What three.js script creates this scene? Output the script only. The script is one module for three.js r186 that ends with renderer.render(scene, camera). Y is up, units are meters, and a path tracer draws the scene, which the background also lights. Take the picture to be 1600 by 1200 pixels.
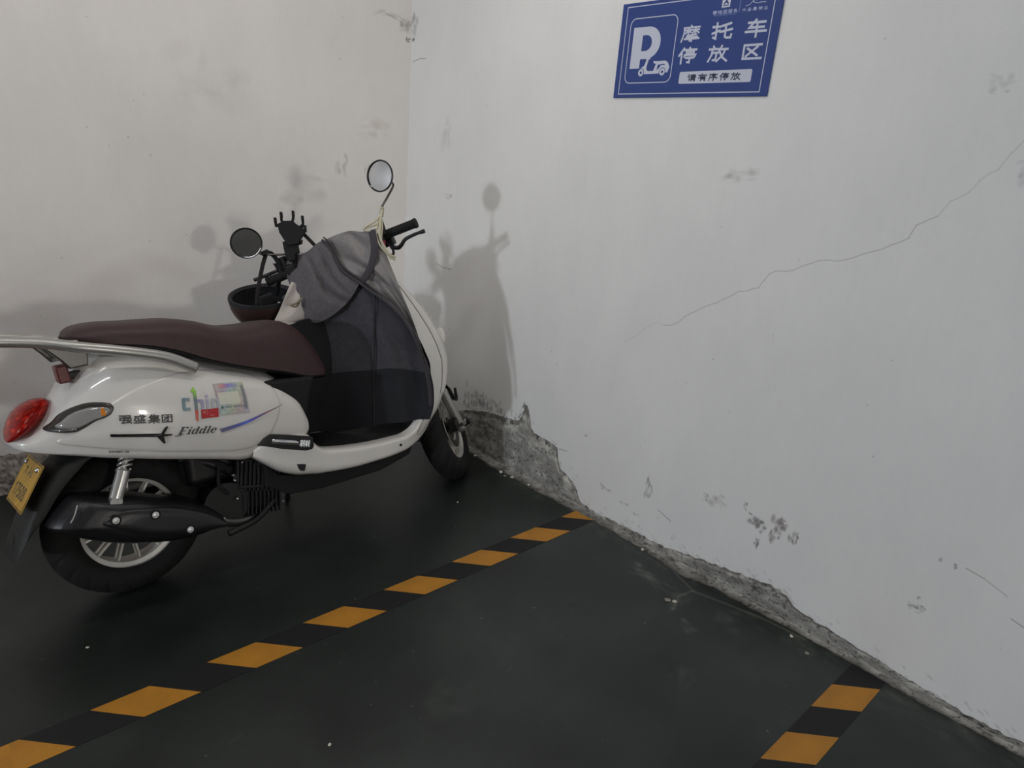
import * as THREE from 'three';
import { RoundedBoxGeometry } from 'three/addons/geometries/RoundedBoxGeometry.js';
import { mergeGeometries, toCreasedNormals } from 'three/addons/utils/BufferGeometryUtils.js';
import { RectAreaLightUniformsLib } from 'three/addons/lights/RectAreaLightUniformsLib.js';

// ---------------------------------------------------------------- camera, exposure, lights
const scene = new THREE.Scene();
scene.background = new THREE.Color(0x050505);
const camera = new THREE.PerspectiveCamera(58.95, 4 / 3, 0.05, 60);
camera.rotation.order = 'YXZ';
camera.position.set(-2.0367, 1.39, 3.0388);
camera.rotation.set(-18.227 * Math.PI / 180, -43.528 * Math.PI / 180, 4.605 * Math.PI / 180);
scene.add(camera);
const renderer = new THREE.WebGLRenderer();
renderer.toneMapping = THREE.LinearToneMapping;
renderer.toneMappingExposure = 0.95;
renderer.shadowMap.enabled = true;
RectAreaLightUniformsLib.init();
// unseen ceiling tubes, added to brighten the corner and walls [x, z, length along x, intensity, colour]; wall panels on the far left wall
const ADDED_TUBES = [[-1.0, 1.25, 1.2, 17, 0xfffaf4], [-2.6, 2.0, 1.2, 22, 0xfbfcff], [-2.6, 0.9, 1.2, 7, 0xfff4e8]];
const WALL_LAMPS = [[-11.5, 2.5, 3.2, 370, 0xf0f6ff, 0], [-1.4, 2.1, 11, 160, 0xfff9f2, 1]];
const ADDED_TUBE_LABELS = ['added fluorescent batten lamp on the ceiling above the corner of the two walls', 'added fluorescent batten lamp on the ceiling above the long tape, nearest the camera', 'added fluorescent batten lamp on the ceiling above the tail of the scooter'];
const ROOM = { x0: -11.5, z1: 11, h: 2.85 };

// ---------------------------------------------------------------- helpers
let seed = 12345;
const rnd = () => { seed = (seed + 0x6d2b79f5) | 0; let t = Math.imul(seed ^ (seed >>> 15), 1 | seed); t = (t + Math.imul(t ^ (t >>> 7), 61 | t)) ^ t; return ((t ^ (t >>> 14)) >>> 0) / 4294967296; };
const hash = (x, y) => { let h = Math.imul(x, 374761393) + Math.imul(y, 668265263); h = Math.imul(h ^ (h >>> 13), 1274126177); return ((h ^ (h >>> 16)) >>> 0) / 4294967296; };
const smooth = (t) => t * t * (3 - 2 * t);
function noise(x, y) { const i = Math.floor(x), j = Math.floor(y), u = smooth(x - i), v = smooth(y - j); return (hash(i, j) * (1 - u) + hash(i + 1, j) * u) * (1 - v) + (hash(i, j + 1) * (1 - u) + hash(i + 1, j + 1) * u) * v; }
function fbm(x, y, o = 4) { let s = 0, a = 0.5; for (let i = 0; i < o; i++) { s += a * noise(x, y); x = x * 2.03 + 17.1; y = y * 2.03 + 5.3; a *= 0.5; } return s; }
const clamp = (v, a = 0, b = 1) => Math.min(b, Math.max(a, v));
const lerp = (a, b, t) => a + (b - a) * t;
function interp(x, xs, ys) { if (x <= xs[0]) return ys[0]; for (let i = 1; i < xs.length; i++) if (x <= xs[i]) return lerp(ys[i - 1], ys[i], (x - xs[i - 1]) / (xs[i] - xs[i - 1])); return ys[ys.length - 1]; }
// smooth (Catmull-Rom like, non overshooting) table lookup
function spl(x, xs, ys) {
  const n = xs.length; if (x <= xs[0]) return ys[0]; if (x >= xs[n - 1]) return ys[n - 1];
  let i = 0; while (x > xs[i + 1]) i++;
  const d = (k) => { if (k <= 0 || k >= n - 1) return k <= 0 ? (ys[1] - ys[0]) / (xs[1] - xs[0]) : (ys[n - 1] - ys[n - 2]) / (xs[n - 1] - xs[n - 2]); const a = (ys[k] - ys[k - 1]) / (xs[k] - xs[k - 1]), b = (ys[k + 1] - ys[k]) / (xs[k + 1] - xs[k]); return a * b <= 0 ? 0 : 2 * a * b / (a + b); };
  const h = xs[i + 1] - xs[i], t = (x - xs[i]) / h, t2 = t * t, t3 = t2 * t;
  return (2 * t3 - 3 * t2 + 1) * ys[i] + (t3 - 2 * t2 + t) * h * d(i) + (-2 * t3 + 3 * t2) * ys[i + 1] + (t3 - t2) * h * d(i + 1);
}
const V = (p) => new THREE.Vector3(p[0], p[1], p[2]);
const used = new Map();
function numbered(name) { const n = used.get(name) || 0; used.set(name, n + 1); return n ? `${name}_${String(n).padStart(3, '0')}` : name; }
function part(name, geo, mat, parent, label) {
  const m = new THREE.Mesh(Array.isArray(geo) ? merge(geo) : geo, mat);
  m.name = parent === scene ? numbered(name) : name; m.castShadow = m.receiveShadow = true;
  if (label) m.userData.label = label;
  parent.add(m); return m;
}
function thing(name, label, category, pos = [0, 0, 0], group) {
  const o = new THREE.Group(); o.name = numbered(name); o.position.set(...pos); scene.add(o);
  o.userData = { label, category }; if (group) o.userData.group = group; return o;
}
function merge(list) {
  const flat = list.map((g) => { g = g.index ? g.toNonIndexed() : g.clone(); if (!g.attributes.normal) g.computeVertexNormals(); for (const k of Object.keys(g.attributes)) if (!['position', 'normal', 'uv'].includes(k)) g.deleteAttribute(k); if (!g.attributes.uv) g.setAttribute('uv', new THREE.Float32BufferAttribute(new Float32Array(g.attributes.position.count * 2), 2)); return g; });
  return mergeGeometries(flat, false);
}
function raw(pos, idx, uv) { const g = new THREE.BufferGeometry(); g.setAttribute('position', new THREE.Float32BufferAttribute(pos, 3)); g.setAttribute('uv', new THREE.Float32BufferAttribute(uv || new Array(pos.length / 3 * 2).fill(0), 2)); g.setIndex(idx); g.computeVertexNormals(); return g; }
// rows of equally long point lists -> skin
function loft(rows, { wrap = false, caps = false, flip = false } = {}) {
  const n = rows.length, m = rows[0].length, pos = [], uv = [], idx = [];
  rows.forEach((r, i) => r.forEach((p, j) => { pos.push(p[0], p[1], p[2]); uv.push(j / (m - 1), i / (n - 1)); }));
  const q = (a, b, c, d) => flip ? idx.push(a, c, b, b, c, d) : idx.push(a, b, c, b, d, c);
  for (let i = 0; i < n - 1; i++) for (let j = 0; j < (wrap ? m : m - 1); j++) { const k = (j + 1) % m; q(i * m + j, i * m + k, (i + 1) * m + j, (i + 1) * m + k); }
  if (caps) for (const e of [0, n - 1]) { const c = [0, 0, 0]; rows[e].forEach((p) => { for (let k = 0; k < 3; k++) c[k] += p[k] / m; }); const ci = pos.length / 3; pos.push(...c); uv.push(0, 0); for (let j = 0; j < m - (wrap ? 0 : 1); j++) { const k = (j + 1) % m; (e === 0) !== flip ? idx.push(ci, e * m + k, e * m + j) : idx.push(ci, e * m + j, e * m + k); } }
  return raw(pos, idx, uv);
}
// round or oval tube through points; radius may be a function of t; ry is the half height when it differs (up = local up)
function tube(pts, r, { n = 24, k = 10, ry = null, up = [0, 1, 0], closed = false, straight = false } = {}) {
  const P = pts.map(V); let S;
  if (straight) { S = P; n = P.length - 1; } else { const c = new THREE.CatmullRomCurve3(P, closed, 'catmullrom', 0.5); S = []; for (let i = 0; i <= n; i++) S.push(c.getPoint(i / n)); }
  const rows = [], U = V(up); let side = null;
  for (let i = 0; i <= n; i++) {
    const a = S[Math.max(0, i - 1)], b = S[Math.min(n, i + 1)], T = (closed && (i === 0 || i === n)) ? S[1].clone().sub(S[n - 1]).normalize() : b.clone().sub(a).normalize();
    let A = ry !== null ? new THREE.Vector3().crossVectors(T, U) : (side ? side.clone().sub(T.clone().multiplyScalar(side.dot(T))) : new THREE.Vector3().crossVectors(T, Math.abs(T.y) > 0.9 ? new THREE.Vector3(1, 0, 0) : U));
    if (A.lengthSq() < 1e-9) A = new THREE.Vector3(1, 0, 0); A.normalize(); side = A;
    const B = new THREE.Vector3().crossVectors(A, T).normalize(), t = i / n, ra = typeof r === 'function' ? r(t) : r, rb = ry === null ? ra : (typeof ry === 'function' ? ry(t) : ry);
    rows.push(Array.from({ length: k }, (_, j) => { const w = j / k * Math.PI * 2; return S[i].clone().addScaledVector(A, Math.cos(w) * ra).addScaledVector(B, Math.sin(w) * rb).toArray(); }));
  }
  return loft(rows, { wrap: true, caps: !closed });
}
function rbox(w, h, d, r, m) { const g = new RoundedBoxGeometry(w, h, d, 2, Math.min(r, w / 2.01, h / 2.01, d / 2.01)); if (m) g.applyMatrix4(m); return g; }
const M4 = (p = [0, 0, 0], e = [0, 0, 0], s = [1, 1, 1]) => new THREE.Matrix4().compose(V(p), new THREE.Quaternion().setFromEuler(new THREE.Euler(...e)), V(s));
const cyl = (r1, r2, h, m, k = 20) => { const g = toCreasedNormals(new THREE.CylinderGeometry(r1, r2, h, k), 0.7); if (m) g.applyMatrix4(m); return g; };
const lathe = (pts, k = 48, m) => { let g = new THREE.LatheGeometry(pts.map((p) => new THREE.Vector2(p[0], p[1])), k); g = toCreasedNormals(g, 0.6); if (m) g.applyMatrix4(m); return g; };
const ball = (r, p, s = [1, 1, 1]) => { const g = new THREE.SphereGeometry(r, 16, 12); g.applyMatrix4(M4(p, [0, 0, 0], s)); return g; };
// closed smooth outline from control points
function ring2(pts, n = 72, tension = 0.5) { const c = new THREE.CatmullRomCurve3(pts.map((p) => new THREE.Vector3(p[0], p[1], 0)), true, 'catmullrom', tension); return Array.from({ length: n }, (_, i) => { const p = c.getPoint(i / n); return [p.x, p.y]; }); }
// panel that follows a surface z = zf(x, y): raised by lift, rounded at the rim, with a skirt; side -1 mirrors it
function patch(outline, zf, { lift = 0.004, rim = 0.1, back = 0.006, side = 1, dome = 0, n = 80, smoothTension = 0.5, centre = null, rawOutline = false } = {}) {
  const o = rawOutline ? outline : ring2(outline, n, smoothTension), m = o.length; let cx = 0, cy = 0; o.forEach((p) => { cx += p[0] / m; cy += p[1] / m; }); if (centre) [cx, cy] = centre;
  const sc = [0.001, 0.15, 0.3, 0.45, 0.6, 0.72, 0.82, 0.9, 1 - rim * 0.7, 1 - rim * 0.3, 1 - rim * 0.08, 1, 1, ...(rim > 0.3 ? [1 - rim * 0.85, 1 - rim * 0.5, 1 - rim * 0.18, 1 - rim * 0.03] : [])].sort((a, b) => a - b), rows = [];
  sc.forEach((s, k) => {
    const e = clamp((s - (1 - rim)) / rim), l = k === sc.length - 1 ? -back : lift * Math.sqrt(Math.max(0, 1 - e * e)) + dome * (1 - s * s);
    const row = o.map((p) => { const x = cx + (p[0] - cx) * s, y = cy + (p[1] - cy) * s; return [x, y, side * (zf(x, y) + l)]; }); row.push(row[0].slice()); rows.push(row);
  });
  return loft(rows, { flip: side > 0 });
}
function prism(pts, depth, bevel = 0.002, m, holes = []) {
  const s = new THREE.Shape(pts.map((p) => new THREE.Vector2(p[0], p[1]))); holes.forEach((h) => s.holes.push(new THREE.Path(h.map((p) => new THREE.Vector2(p[0], p[1])))));
  let g = new THREE.ExtrudeGeometry(s, { depth: depth - 2 * bevel, bevelEnabled: bevel > 0, bevelThickness: bevel, bevelSize: bevel, bevelOffset: -bevel, bevelSegments: 2, curveSegments: 8 }); g.translate(0, 0, bevel); if (m) g.applyMatrix4(m); return g;
}
function canvasTex(w, h, paint, { srgb = true, wrap = true } = {}) {
  const c = document.createElement('canvas'); c.width = w; c.height = h; paint(c.getContext('2d'), w, h);
  const t = new THREE.CanvasTexture(c); if (srgb) t.colorSpace = THREE.SRGBColorSpace; if (wrap) t.wrapS = t.wrapT = THREE.RepeatWrapping; t.magFilter = THREE.LinearFilter; t.anisotropy = 8; return t;
}
function pixelTex(w, h, f, srgb = true) {
  const d = new Uint8Array(w * h * 4);
  for (let j = 0; j < h; j++) for (let i = 0; i < w; i++) { const c = f(i / w, j / h, i, j); const o = (j * w + i) * 4; d[o] = c[0]; d[o + 1] = c[1]; d[o + 2] = c[2]; d[o + 3] = 255; }
  const t = new THREE.DataTexture(d, w, h); if (srgb) t.colorSpace = THREE.SRGBColorSpace; t.wrapS = t.wrapT = THREE.RepeatWrapping; t.magFilter = THREE.LinearFilter; t.minFilter = THREE.LinearMipmapLinearFilter; t.generateMipmaps = true; t.needsUpdate = true; return t;
}
const std = (c, rough, metal = 0, extra = {}) => new THREE.MeshStandardMaterial({ color: c, roughness: rough, metalness: metal, side: THREE.DoubleSide, ...extra });
const phy = (c, rough, extra = {}) => new THREE.MeshPhysicalMaterial({ color: c, roughness: rough, side: THREE.DoubleSide, ...extra });

// ---------------------------------------------------------------- hand written strokes for the Chinese characters (unit box 0..100)
const G = {
  摩: '50,2 54,9|14,13 94,13|16,13 16,50 6,96|22,28 54,28|38,19 38,54|37,31 24,47|40,33 50,42|58,28 92,28|74,19 74,54|73,31 60,47|76,33 92,47|80,57 34,61|30,71 88,71|22,82 96,82|59,59 59,95 48,92',
  托: '4,24 38,24|22,4 22,93 10,87|4,62 38,47|88,9 48,21|42,55 96,44|66,17 66,84 74,92 94,92 96,76',
  车: '14,18 88,18|46,4 20,46 84,46|6,69 96,69|54,28 54,98',
  停: '30,4 6,48|20,30 20,98|62,2 66,10|34,14 98,14|46,22 86,22 86,38 46,38 46,22|36,57 36,47 96,47 92,58|46,65 86,65|66,65 66,95 55,93',
  放: '24,4 28,13|4,21 50,21|20,21 18,56 4,95|19,44 44,44 40,89 28,89|66,4 52,42|60,24 97,24|86,24 76,60 48,96|58,38 72,70 98,96',
  区: '92,10 10,10 10,91 97,91|74,22 24,76|28,30 76,73',
  请: '10,6 22,16|4,36 22,36 22,86 34,74|40,14 94,14|44,26 90,26|36,40 98,40|67,4 67,40|46,50 46,97|46,50 88,50 88,94 80,94|46,64 88,64|46,78 88,78',
  有: '6,20 96,20|44,2 30,38 8,62|32,42 32,98|32,42 82,42 82,94 72,94|32,58 82,58|32,74 82,74',
  序: '52,2 56,10|12,14 94,14|14,14 14,54 4,96|34,28 80,28 60,44|44,38 62,50|26,58 92,58 84,70|58,58 58,94 46,92',
  强: '6,10 36,10 36,34 8,34 6,58 36,58 32,94 20,90|50,8 90,8 90,28 50,28 50,8|46,40 94,40 94,64 46,64 46,40|70,32 70,88|42,90 92,86|84,76 96,94',
  盛: '12,18 96,18|16,18 14,44 4,66|16,36 40,36 38,58|56,4 66,44 92,62|84,28 58,56|74,4 84,12|18,68 18,92|18,68 82,68 82,92|40,68 40,92|60,68 60,92|2,94 98,94',
  集: '36,2 14,34|26,22 26,64|56,2 62,12|28,16 92,16|28,30 86,30|28,43 86,43|26,58 94,58|58,16 58,58|4,74 96,74|50,62 50,100|48,76 8,98|52,76 94,98',
  团: '8,8 92,8 92,94 8,94 8,8|24,34 78,34|58,18 58,80 46,78|54,38 24,70',
  碧: '6,8 44,8|8,24 42,24|4,40 46,40|25,8 25,40|72,2 66,10|54,12 92,12 92,42 54,42 54,12|54,27 92,27|6,54 94,54|44,54 8,90|36,70 84,70 84,96 36,96 36,70',
  桂: '2,30 42,30|22,4 22,98|21,34 4,66|24,36 40,56|50,20 92,20|70,4 70,44|46,44 96,44|50,66 92,66|70,50 70,92|44,94 98,94',
  园: '8,8 92,8 92,94 8,94 8,8|30,26 70,26|22,44 78,44|42,44 26,78|58,44 58,74 78,74 78,66',
  服: '14,8 12,60 4,96|14,8 40,8 40,94 32,94|14,34 40,34|14,58 40,58|56,8 56,98|56,8 90,8 88,30 76,30|58,44 90,44 60,96|62,50 96,96',
  务: '40,2 12,36|36,14 74,14 14,56|34,26 90,56|16,64 82,64 76,94 60,92|52,54 16,96',
  大: '8,34 94,34|50,4 46,50 8,96|52,40 94,96',
  金: '50,2 6,44|50,2 96,44|28,44 74,44|16,64 86,64|50,44 50,92|30,72 38,84|70,72 62,84|8,94 94,94',
  嘉: '14,10 88,10|50,2 50,24|24,24 78,24|30,32 74,32 74,44 30,44 30,32|6,54 96,54|10,70 44,70 40,94|28,58 10,96|58,70 90,70 90,94 58,94 58,70',
  物: '18,12 8,34|8,34 44,34|28,4 28,98|6,70 44,56|62,4 50,40|58,22 96,22 90,90 78,90|72,24 50,64|84,24 58,90',
  业: '36,6 36,90|64,6 64,90|14,30 26,66|88,30 74,66|4,92 96,92',
};
function glyph(ctx, ch, x, y, w, h, lw) {
  ctx.lineWidth = lw; ctx.lineCap = 'square'; ctx.lineJoin = 'miter'; ctx.miterLimit = 3;
  for (const s of G[ch].split('|')) { ctx.beginPath(); s.split(' ').forEach((p, i) => { const [a, b] = p.split(',').map(Number); const X = x + a / 100 * w, Y = y + b / 100 * h; i ? ctx.lineTo(X, Y) : ctx.moveTo(X, Y); }); ctx.stroke(); }
}
// ---------------------------------------------------------------- the garage corner: right wall x = 0, back wall z = 0
const PEEL = [[0.30, 0.10], [0.42, 0.13], [0.52, 0.16], [0.61, 0.197], [0.66, 0.205], [0.729, 0.228], [0.80, 0.236], [0.869, 0.243], [0.93, 0.25], [0.964, 0.262], [0.978, 0.29], [0.99, 0.325], [1.002, 0.345], [1.012, 0.322], [1.027, 0.30], [1.038, 0.255], [1.07, 0.235], [1.108, 0.228], [1.168, 0.229], [1.214, 0.219], [1.222, 0.178], [1.246, 0.126], [1.275, 0.124], [1.301, 0.112], [1.342, 0.083], [1.368, 0.034], [1.43, 0.02], [1.48, 0.018], [1.58, 0.024], [1.695, 0.029], [1.76, 0.026], [1.818, 0.031], [1.874, 0.041], [1.942, 0.055], [2.0, 0.062], [2.058, 0.074], [2.12, 0.084], [2.18, 0.09], [2.24, 0.1], [2.29, 0.092], [2.33, 0.065], [2.401, 0.056], [2.453, 0.055], [2.536, 0.043], [2.594, 0.039], [2.651, 0.034], [2.74, 0.028], [2.824, 0.02], [2.903, 0.022], [2.975, 0.026], [3.2, 0.02], [3.6, 0.014], [4, 0.01]];
const peelTop = (z) => interp(z, PEEL.map((p) => p[0]), PEEL.map((p) => p[1])) + (fbm(z * 60, 3) - 0.5) * 0.014 * clamp(z * 2);
function blotch(ctx, x, y, rx, ry, col, a, rot = 0) { ctx.save(); ctx.translate(x, y); ctx.rotate(rot); ctx.scale(rx, ry); const g = ctx.createRadialGradient(0, 0, 0, 0, 0, 1); g.addColorStop(0, `rgba(${col},${a})`); g.addColorStop(0.55, `rgba(${col},${a * 0.55})`); g.addColorStop(1, `rgba(${col},0)`); ctx.fillStyle = g; ctx.beginPath(); ctx.arc(0, 0, 1, 0, 7); ctx.fill(); ctx.restore(); }
function smear(ctx, x, y, w, h, col, a, n = 14) { for (let i = 0; i < n; i++) blotch(ctx, x + (rnd() - 0.5) * w, y + (rnd() - 0.5) * h, (0.1 + 0.25 * rnd()) * w, (0.1 + 0.25 * rnd()) * h, col, a * (0.4 + rnd() * 0.6), rnd() - 0.5); }
function line(ctx, pts, lw, style) { ctx.strokeStyle = style; ctx.lineWidth = lw; ctx.lineCap = 'round'; ctx.lineJoin = 'round'; ctx.beginPath(); pts.forEach((p, i) => (i ? ctx.lineTo(p[0], p[1]) : ctx.moveTo(p[0], p[1]))); ctx.stroke(); }
function plasterPaint(tone, detail) {
  return (ctx, w, h) => {
    const im = ctx.createImageData(w, h), d = im.data;
    for (let j = 0; j < h; j++) for (let i = 0; i < w; i++) {
      const x = i / 500, y = j / 500;                                 // metres
      const n = (fbm(x * 1.3, y * 1.3, 3) - 0.45) * 16 + (fbm(x * 7, y * 4 + 9, 3) - 0.45) * 9 + (noise(x * 90, y * 22) - 0.5) * 1.4 + (hash(i, j) - 0.5) * 3;
      const o = (j * w + i) * 4; d[o] = tone[0] + n; d[o + 1] = tone[1] + n; d[o + 2] = tone[2] + n * 0.9; d[o + 3] = 255;
    }
    ctx.putImageData(im, 0, 0); detail(ctx, w, h);
  };
}
const PX = 500;                                                       // wall texture pixels per metre: 4 m by 2.85 m
const bumpPlaster = pixelTex(512, 512, (u, v, i, j) => { const k = 110 + (fbm(u * 10, v * 10, 4) - 0.5) * 120 + (hash(i, j) - 0.5) * 26; return [k, k, k]; }, false);
const wallRightTex = canvasTex(2000, 1425, plasterPaint([236, 236, 235], (ctx, w, h) => {
  const at = (z, y) => [z * PX, (2.85 - y) * PX];                     // x of the picture = z of the wall
  const crack = [[1.5, 0.765], [1.53, 0.79], [1.562, 0.816], [1.6, 0.85], [1.625, 0.871], [1.66, 0.868], [1.7, 0.879], [1.74, 0.915], [1.776, 0.941], [1.83, 0.977], [1.876, 1.004], [1.927, 1.041], [1.96, 1.05], [1.991, 1.064], [2.005, 1.09], [2.018, 1.113], [2.05, 1.128], [2.092, 1.137], [2.13, 1.16], [2.163, 1.177], [2.21, 1.183], [2.251, 1.197], [2.306, 1.225], [2.35, 1.25], [2.386, 1.272], [2.397, 1.307], [2.441, 1.335], [2.461, 1.374], [2.497, 1.4], [2.512, 1.428], [2.545, 1.457], [2.562, 1.495], [2.58, 1.524], [2.62, 1.56]];
  let prev = null; crack.forEach((p, i) => { if (prev) { const a = at(...prev), b = at(...p), k = i < 6 || i > 26 ? 0.05 : 0.16; line(ctx, [a, [(a[0] + b[0]) / 2 + (rnd() - 0.5) * 2, (a[1] + b[1]) / 2 + (rnd() - 0.5) * 3], b], i < 6 ? 0.9 : 1.2, `rgba(86,86,84,${k + 0.12})`); } prev = p; });
  const dark = '92,90,92', brown = '104,92,96';
  const S = (z, y, zw, yh, a, col = dark, n = 14) => { const [x, t] = at(z, y); smear(ctx, x, t, zw * PX, yh * PX, col, a, n); };
  S(2.132, 0.30, 0.045, 0.03, 0.55); S(2.16, 0.285, 0.03, 0.04, 0.6); S(2.212, 0.306, 0.035, 0.07, 0.6, brown); S(2.228, 0.326, 0.03, 0.04, 0.5, brown); S(2.204, 0.262, 0.018, 0.035, 0.45, brown); S(2.157, 0.225, 0.015, 0.04, 0.65); S(2.279, 0.303, 0.018, 0.04, 0.55); S(2.262, 0.29, 0.012, 0.03, 0.4);
  S(2.095, 0.335, 0.012, 0.03, 0.4); S(1.99, 0.31, 0.06, 0.05, 0.16); S(1.94, 0.30, 0.025, 0.03, 0.3); S(1.70, 0.235, 0.022, 0.07, 0.4); S(1.715, 0.225, 0.012, 0.04, 0.3); S(2.646, 0.255, 0.03, 0.02, 0.3); S(2.662, 0.262, 0.02, 0.02, 0.3); S(2.65, 0.29, 0.008, 0.01, 0.7); S(2.673, 0.429, 0.008, 0.01, 0.7); S(2.71, 0.43, 0.01, 0.02, 0.5); S(2.600, 1.453, 0.04, 0.05, 0.3, '120,126,128'); S(2.50, 1.65, 0.04, 0.04, 0.14);
  S(1.36, 0.33, 0.02, 0.01, 0.35); S(1.50, 0.14, 0.05, 0.012, 0.25); S(1.60, 0.12, 0.05, 0.012, 0.22); S(1.66, 0.10, 0.03, 0.01, 0.2);
  line(ctx, [at(2.734, 0.435), at(2.78, 0.427), at(2.837, 0.405)], 1.3, 'rgba(110,108,108,.4)'); line(ctx, [at(2.86, 0.35), at(2.93, 0.33)], 1.5, 'rgba(110,108,108,.45)'); line(ctx, [at(1.76, 0.165), at(1.82, 0.145)], 1.4, 'rgba(110,108,108,.5)'); line(ctx, [at(1.47, 0.155), at(1.5, 0.145)], 1.6, 'rgba(100,98,98,.5)');
  // dirt thrown up by the wheel, rubbed corner marks, dampness along the base
  for (let i = 0; i < 90; i++) { const z = 0.55 + rnd() * 0.42, y = 0.20 + rnd() * rnd() * 0.13, [x, t] = at(z, y); blotch(ctx, x, t, 1 + rnd() * 3, 3 + rnd() * 9, '70,68,66', 0.15 + rnd() * 0.4); }
  S(0.66, 0.27, 0.10, 0.06, 0.35, '96,94,92', 16); S(0.76, 0.27, 0.14, 0.05, 0.25, '96,94,92', 16); S(0.99, 0.33, 0.03, 0.05, 0.7, '80,80,80', 10); S(1.01, 0.30, 0.02, 0.05, 0.7, '70,70,70', 10);
  line(ctx, [at(1.005, 0.345), at(1.03, 0.29), at(1.04, 0.25)], 2.5, 'rgba(70,70,68,.7)'); line(ctx, [at(0.955, 0.27), at(0.97, 0.29), at(0.985, 0.31)], 2, 'rgba(80,80,78,.6)'); line(ctx, [at(1.222, 0.215), at(1.245, 0.22), at(1.27, 0.222)], 1.3, 'rgba(90,90,88,.5)');
  for (let i = 0; i < 260; i++) { const z = 0.2 + rnd() * 3.6, y = peelTop(z) + rnd() * rnd() * 0.06, [x, t] = at(z, y); blotch(ctx, x, t, 2 + rnd() * 6, 1 + rnd() * 3, '120,119,114', 0.10 + rnd() * 0.18, 0.5); }
  for (let i = 0; i < 40; i++) { const [x, t] = at(rnd() * 3.6, rnd() * 2.2); blotch(ctx, x, t, 1 + rnd() * 2, 1 + rnd() * 2, '120,118,116', 0.35); }
  S(0.31, 1.48, 0.08, 0.12, 0.10, '120,118,116'); S(0.02, 1.96, 0.05, 0.08, 0.35, '118,116,114'); S(0.02, 1.90, 0.02, 0.02, 0.7, '70,68,68'); line(ctx, [at(0.02, 1.80), at(0.08, 1.812), at(0.13, 1.81)], 1.3, 'rgba(120,118,116,.6)'); S(0.35, 1.20, 0.05, 0.02, 0.2); S(1.86, 1.40, 0.10, 0.04, 0.14, '110,108,104');
  line(ctx, [at(0.28, 0.87), at(0.33, 0.858), at(0.40, 0.86)], 2, 'rgba(120,118,116,.5)');
}));
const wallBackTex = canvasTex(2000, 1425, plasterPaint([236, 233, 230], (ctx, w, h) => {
  const at = (x, y) => [(x + 4) * PX, (2.85 - y) * PX], S = (x, y, a, b, k, col = '110,106,102', n = 14) => { const [p, q] = at(x, y); smear(ctx, p, q, a * PX, b * PX, col, k, n); };
  S(-0.03, 1.95, 0.07, 0.05, 0.35); S(-0.02, 1.895, 0.03, 0.02, 0.7, '76,72,72'); S(-0.55, 1.19, 0.22, 0.12, 0.08); S(-0.62, 1.13, 0.12, 0.08, 0.08); S(-0.18, 1.48, 0.14, 0.08, 0.12, '150,140,110'); S(-0.37, 1.30, 0.06, 0.1, 0.16); S(-0.23, 1.29, 0.04, 0.04, 0.22); S(-0.1, 1.98, 0.2, 0.02, 0.2);
  S(-0.95, 1.6, 0.25, 0.2, 0.05); S(-1.75, 0.5, 0.9, 0.6, 0.16, '150,116,98'); S(-1.8, 0.32, 0.5, 0.3, 0.18, '150,110,95'); S(-1.5, 0.75, 0.9, 0.25, 0.08, '140,124,112');  // brown blotches put the shaded tone of the lower left into the wall colour
  for (let i = 0; i < 60; i++) { const [p, q] = at(-rnd() * 3, rnd() * 2.3); blotch(ctx, p, q, 1 + rnd() * 1.6, 1 + rnd() * 1.6, '110,104,100', 0.4); }
  for (let i = 0; i < 120; i++) { const [p, q] = at(-4 + rnd() * 4, 0.12 + rnd() * 0.14); blotch(ctx, p, q, 4 + rnd() * 12, 2 + rnd() * 6, '128,116,104', 0.2); }
}));
wallBackTex.wrapS = wallRightTex.wrapS = THREE.MirroredRepeatWrapping;
const M = {
  wallRight: std(0xffffff, 0.62, 0, { map: wallRightTex, bumpMap: bumpPlaster, bumpScale: 0.0009 }),
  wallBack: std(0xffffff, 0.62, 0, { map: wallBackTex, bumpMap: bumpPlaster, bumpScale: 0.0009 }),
  wallPlain: std(0xc9c7c3, 0.7), ceiling: std(0xb9b8b4, 0.8),
};
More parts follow.
